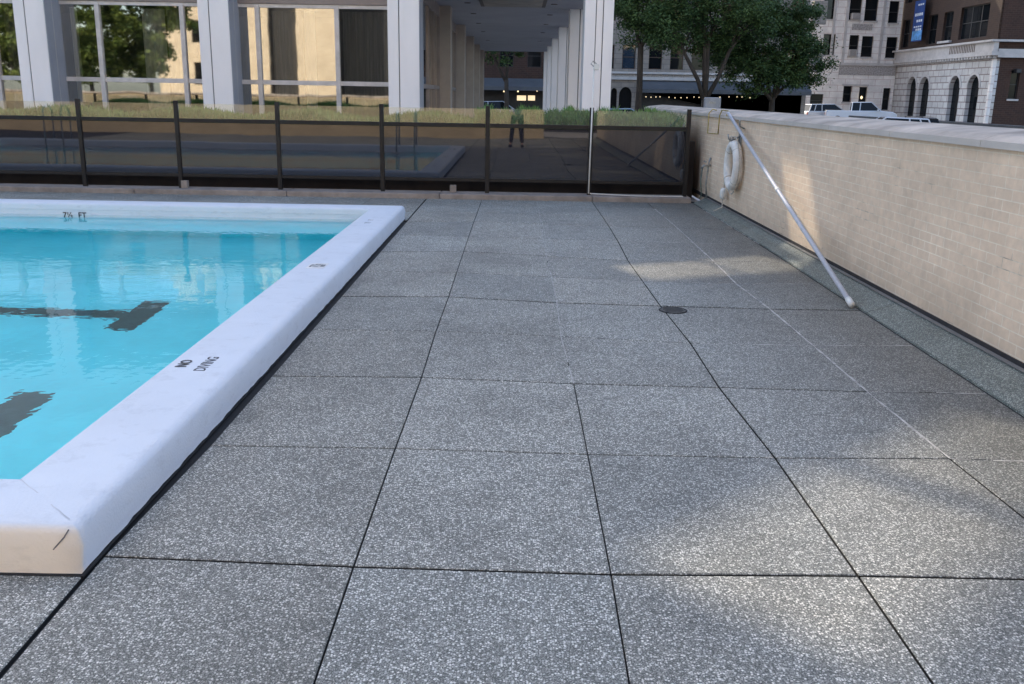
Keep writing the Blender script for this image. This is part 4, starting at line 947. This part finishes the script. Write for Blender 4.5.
# ------------------------------------------------------------------ vehicles
def vehicle(label, kind, colr, x, y, z, rot, group='parked vehicles on the street'):
    name = {'pickup': 'pickup_truck', 'suv': 'parked_suv', 'sedan': 'parked_car'}[kind]
    t = thing(name, label, {'pickup': 'pickup truck', 'suv': 'suv', 'sedan': 'car'}[kind], (0, 0, 0), group)
    pm = paint(name+'_paint', colr)
    L, W, prof, cab, hh = {
        'sedan': (4.6, 1.8, [(-2.3,.35),(-2.28,.78),(-2.1,.92),(-1.2,.98),(1.0,.96),(1.9,.82),(2.25,.68),(2.3,.35)], [(-1.75,.95),(-1.15,1.40),(.25,1.44),(1.15,.95)], 1.44),
        'suv': (4.7, 1.9, [(-2.3,.4),(-2.32,1.0),(-2.2,1.08),(1.0,1.08),(1.9,1.0),(2.3,.8),(2.35,.4)], [(-2.2,1.05),(-1.95,1.66),(.2,1.72),(1.15,1.05)], 1.72),
        'pickup': (5.8, 2.0, [(-2.9,.5),(-2.92,1.15),(-.9,1.15),(1.3,1.18),(2.5,1.1),(2.85,.9),(2.9,.5)], [(-.85,1.15),(-.8,1.86),(.75,1.9),(1.55,1.15)], 1.9)}[kind]
    MB().prism(prof, -W/2, W/2, 'y').build('body', pm, t, bevel=.07, smooth=False, seg=3)
    (a, z0), (b, z1), (c, z2), (d, z3) = cab; w0, w1 = W/2-.06, W/2-.26
    g = MB().add([(a, -w0, z0), (b, -w1, z1-.05), (c, -w1, z2-.05), (d, -w0, z3), (a, w0, z0), (b, w1, z1-.05), (c, w1, z2-.05), (d, w0, z3)], [(0, 1, 2, 3), (7, 6, 5, 4), (0, 4, 5, 1), (1, 5, 6, 2), (2, 6, 7, 3)])
    g.build('window_glass', M['farglass'], t)
    MB().add([(b-.04, -w1-.02, z1-.06), (c+.04, -w1-.02, z2-.06), (c+.04, w1+.02, z2-.06), (b-.04, w1+.02, z1-.06), (b, -w1+.04, z1), (c-.03, -w1+.04, z2), (c-.03, w1-.04, z2), (b, w1-.04, z1)], [(0,3,2,1),(4,5,6,7),(0,1,5,4),(1,2,6,5),(2,3,7,6),(3,0,4,7)]).build('roof', pm, t, bevel=.02)
    pil = MB(); mid = [(a, z0, b, z1), (d, z3, c, z2), ((b+c)/2-.15, z0, (b+c)/2-.12, (z1+z2)/2)] + ([] if kind == 'pickup' else [((b+a)/2+.35, z0, b+.42, z1)])
    for s_ in (-1, 1):
        for (xa_, za_, xb_, zb__) in mid: MB().tube([(xa_, s_*(w0+.0), za_-.02), (xb_, s_*(w1+.01), zb__-.05)], .04, 6).build('pillar', pm, t)
    for sx in (-L/2+.95, L/2-.95):
        for s_ in (-1, 1):
            r = .36 if kind != 'sedan' else .32
            w = MB().tube([(sx, s_*(W/2-.2), r), (sx, s_*(W/2+.01), r)], r, 20).build('wheel', M['tyre'], t, bevel=.03); MB().tube([(sx, s_*(W/2-.02), r), (sx, s_*(W/2+.02), r)], r*.6, 14).build('rim', M['rim'], w)
    zl = prof[-2][1]-.05
    for s_ in (-1, 1):
        MB().box(L/2-.12, L/2+.015, s_*(W/2-.25)-.2, s_*(W/2-.25)+.2, zl-.12, zl+.02).build('headlight', M['rim'], t, bevel=.02)
        MB().box(-L/2-.02, -L/2+.1, s_*(W/2-.15)-.1, s_*(W/2-.15)+.1, .75, .98).build('tail_light', M['red'], t, bevel=.02)
        MB().box(d-.35, d-.2, s_*(W/2+.02), s_*(W/2+.2), z3-.02, z3+.13).build('mirror', pm, t, bevel=.02) if s_ > 0 else MB().box(d-.35, d-.2, -W/2-.2, -W/2-.02, z3-.02, z3+.13).build('mirror', pm, t, bevel=.02)
    if kind == 'pickup': MB().box(-2.8, -.95, -.85, .85, 1.151, 1.16).build('truck_bed', M['black'], t)
    t.location = (x, y, z); t.rotation_euler.z = R(rot)
    return t
WH = (.62, .64, .68)
vehicle('white crew cab pickup truck standing high in front of the limestone building', 'pickup', WH, X_(862, 84), 84, -.36, -14)
vehicle('white suv half hidden left of the white pickup truck', 'suv', (.55, .57, .6), X_(823, 89), 87, -.40, 6)
vehicle('white suv nearest the brown brick building, low behind the wall', 'suv', (.60, .62, .66), X_(889, 52), 52, -.905, 172)
vehicle('black suv parked just right of the low white suv', 'suv', (.012, .013, .015), X_(925, 55), 55.5, -.905, 75)
vehicle('pale blue car whose roof just clears the wall cap, rightmost of the cars', 'sedan', (.32, .42, .58), X_(944, 46), 46.5, -.905, 170)
vehicle('pale blue van-like suv behind the hedge beside the white column', 'suv', (.30, .40, .52), X_(628, 67), 67.4, -.87, 4)
vehicle('dark blue car under the bushy trees', 'sedan', (.015, .03, .07), X_(742, 64), 63, -.905, 175)
vehicle('silver suv at the far end of the covered passage', 'suv', (.32, .36, .42), X_(500, 76), 76.5, -.58, 5)
vehicle('dark car beside the dark blue car under the trees', 'sedan', (.03, .03, .032), X_(668, 66), 64.5, -.905, 4)

# ------------------------------------------------------------------ the person taking the photograph, standing behind the lens
def person():
    t = thing('person', 'person in dark trousers and grey shirt holding a camera, mirrored in the fence', 'person', (0, -.42, 0))
    def skin(name, vs, es, rad, mat, root=0):
        me = bpy.data.meshes.new(name); me.from_pydata([(x, y-.42, z) for x, y, z in vs], es, [])
        o = link(name, me, mat, t); o.modifiers.new('skin', 'SKIN')
        for k, v in enumerate(me.skin_vertices[0].data if me.skin_vertices else []): v.radius = (rad[k], rad[k])
        return o, me
    # body: pelvis, spine, head, arms to hands, legs to feet : one surface
    V = [(0,0,.95),(0,.0,1.15),(0,0,1.36),(0,.02,1.47),(0,.03,1.56),(0,.04,1.66),
         (.17,0,1.40),(.23,.08,1.17),(.10,.30,1.38),(-.17,0,1.40),(-.23,.08,1.17),(-.10,.30,1.38),
         (.10,0,.88),(.13,.02,.5),(.15,-.01,.10),(.16,.14,.04),(-.10,0,.88),(-.15,.03,.5),(-.20,0,.10),(-.22,.14,.04)]
    E = [(0,1),(1,2),(2,3),(3,4),(4,5),(2,6),(6,7),(7,8),(2,9),(9,10),(10,11),(0,12),(12,13),(13,14),(14,15),(0,16),(16,17),(17,18),(18,19)]
    Rr = [.14,.125,.13,.055,.085,.09,.06,.045,.03,.06,.045,.03,.09,.06,.042,.035,.09,.06,.042,.035]
    me = bpy.data.meshes.new('body'); me.from_pydata([(x, y-.42, z) for x, y, z in V], E, [])
    o = link('body', me, M['skin'], t)
    bm = bmesh.new(); bm.from_mesh(me); ly = bm.verts.layers.skin.verify()
    bm.verts.ensure_lookup_table()
    for k, v in enumerate(bm.verts): v[ly].radius = (Rr[k], Rr[k]*.8 if k < 3 else Rr[k]); v[ly].use_root = (k == 0)
    bm.to_mesh(me); bm.free()
    o.modifiers.new('skin', 'SKIN').use_smooth_shade = True; s_ = o.modifiers.new('sub', 'SUBSURF'); s_.levels = 2; s_.render_levels = 2
    def cloth(name, idx, edges, extra, mat):
        mm = bpy.data.meshes.new(name); mm.from_pydata([(V[i][0], V[i][1]-.42, V[i][2]) for i in idx], edges, [])
        oo = link(name, mm, mat, t); b = bmesh.new(); b.from_mesh(mm); l = b.verts.layers.skin.verify(); b.verts.ensure_lookup_table()
        for k, v in enumerate(b.verts): r = Rr[idx[k]]+extra; v[l].radius = (r, r*.85 if idx[k] < 3 else r); v[l].use_root = (k == 0)
        b.to_mesh(mm); b.free(); oo.modifiers.new('skin', 'SKIN').use_smooth_shade = True; ss = oo.modifiers.new('sub', 'SUBSURF'); ss.levels = 2; ss.render_levels = 2
    cloth('trousers', [0, 12, 13, 14, 16, 17, 18], [(0, 1), (1, 2), (2, 3), (0, 4), (4, 5), (5, 6)], .02, M['black'])
    cloth('shirt', [1, 0, 2, 6, 7, 9, 10], [(0, 1), (0, 2), (2, 3), (3, 4), (2, 5), (5, 6)], .018, M['shirt'])
    for s_ in (-1, 1):
        fx = .16 if s_ > 0 else -.21
        MB().box(fx-.05, fx+.05, -.42-.09, -.42+.19, .002, .085).build('shoe', M['tyre'], t, bevel=.03)
        hb = Vector((s_*.10, -.12, 1.38))
        for k in range(4):
            MB().tube([hb, hb+Vector((-s_*.02, .03, .03+.015*k)), hb+Vector((-s_*.055, .045, .035+.018*k)), hb+Vector((-s_*.08, .03, .04+.018*k))], [.011, .010, .009, .007], 8).build('finger', M['skin'], t, smooth=True)
        MB().tube([hb, hb+Vector((-s_*.02, -.02, .03)), hb+Vector((-s_*.05, -.03, .04))], [.013, .011, .009], 8).build('thumb', M['skin'], t, smooth=True)
    hm = MB(); n = 12; c_ = Vector((0, -.42+.03, 1.68)); vs = []; fs = []
    for i in range(7):
        a = math.pi/2*i/6
        for j in range(n): b = 2*math.pi*j/n; vs.append(c_+Vector((.10*math.cos(a)*math.cos(b), .115*math.cos(a)*math.sin(b)-.015, .11*math.sin(a))))
    for i in range(6):
        for j in range(n): fs.append((i*n+j, i*n+(j+1) % n, (i+1)*n+(j+1) % n, (i+1)*n+j))
    hm.add(vs, fs).build('hair', M['hair'], t, smooth=True)
person()

# ------------------------------------------------------------------ light
el = math.asin(-SD.z); az = math.atan2(-SD.x, -SD.y)       # azimuth of the sun from +Y towards +X
w = bpy.data.worlds.new('World'); scene.world = w; w.use_nodes = True; nt = w.node_tree
sky = nt.nodes.new('ShaderNodeTexSky'); sky.sky_type = 'NISHITA'; sky.sun_disc = False; sky.sun_elevation = el; sky.sun_rotation = az; sky.air_density = 1.0; sky.dust_density = 1.8; sky.ozone_density = .9
bg = nt.nodes['Background']; bg.inputs[1].default_value = .42; nt.links.new(sky.outputs[0], bg.inputs[0])
sl = bpy.data.lights.new('sun', 'SUN'); sl.energy = 5; sl.angle = R(.53); sl.color = (1, .88, .70)
so = bpy.data.objects.new('sun', sl); COL.objects.link(so); so.rotation_euler = SD.to_track_quat('-Z', 'Y').to_euler()
scene.view_settings.view_transform = 'Standard'; scene.view_settings.look = 'None'; scene.view_settings.exposure = 0; scene.view_settings.gamma = 1
cy = scene.cycles
cy.max_bounces = 10; cy.diffuse_bounces = 4; cy.glossy_bounces = 5; cy.transmission_bounces = 8; cy.transparent_max_bounces = 12; cy.sample_clamp_indirect = 6
cy.use_denoising = True
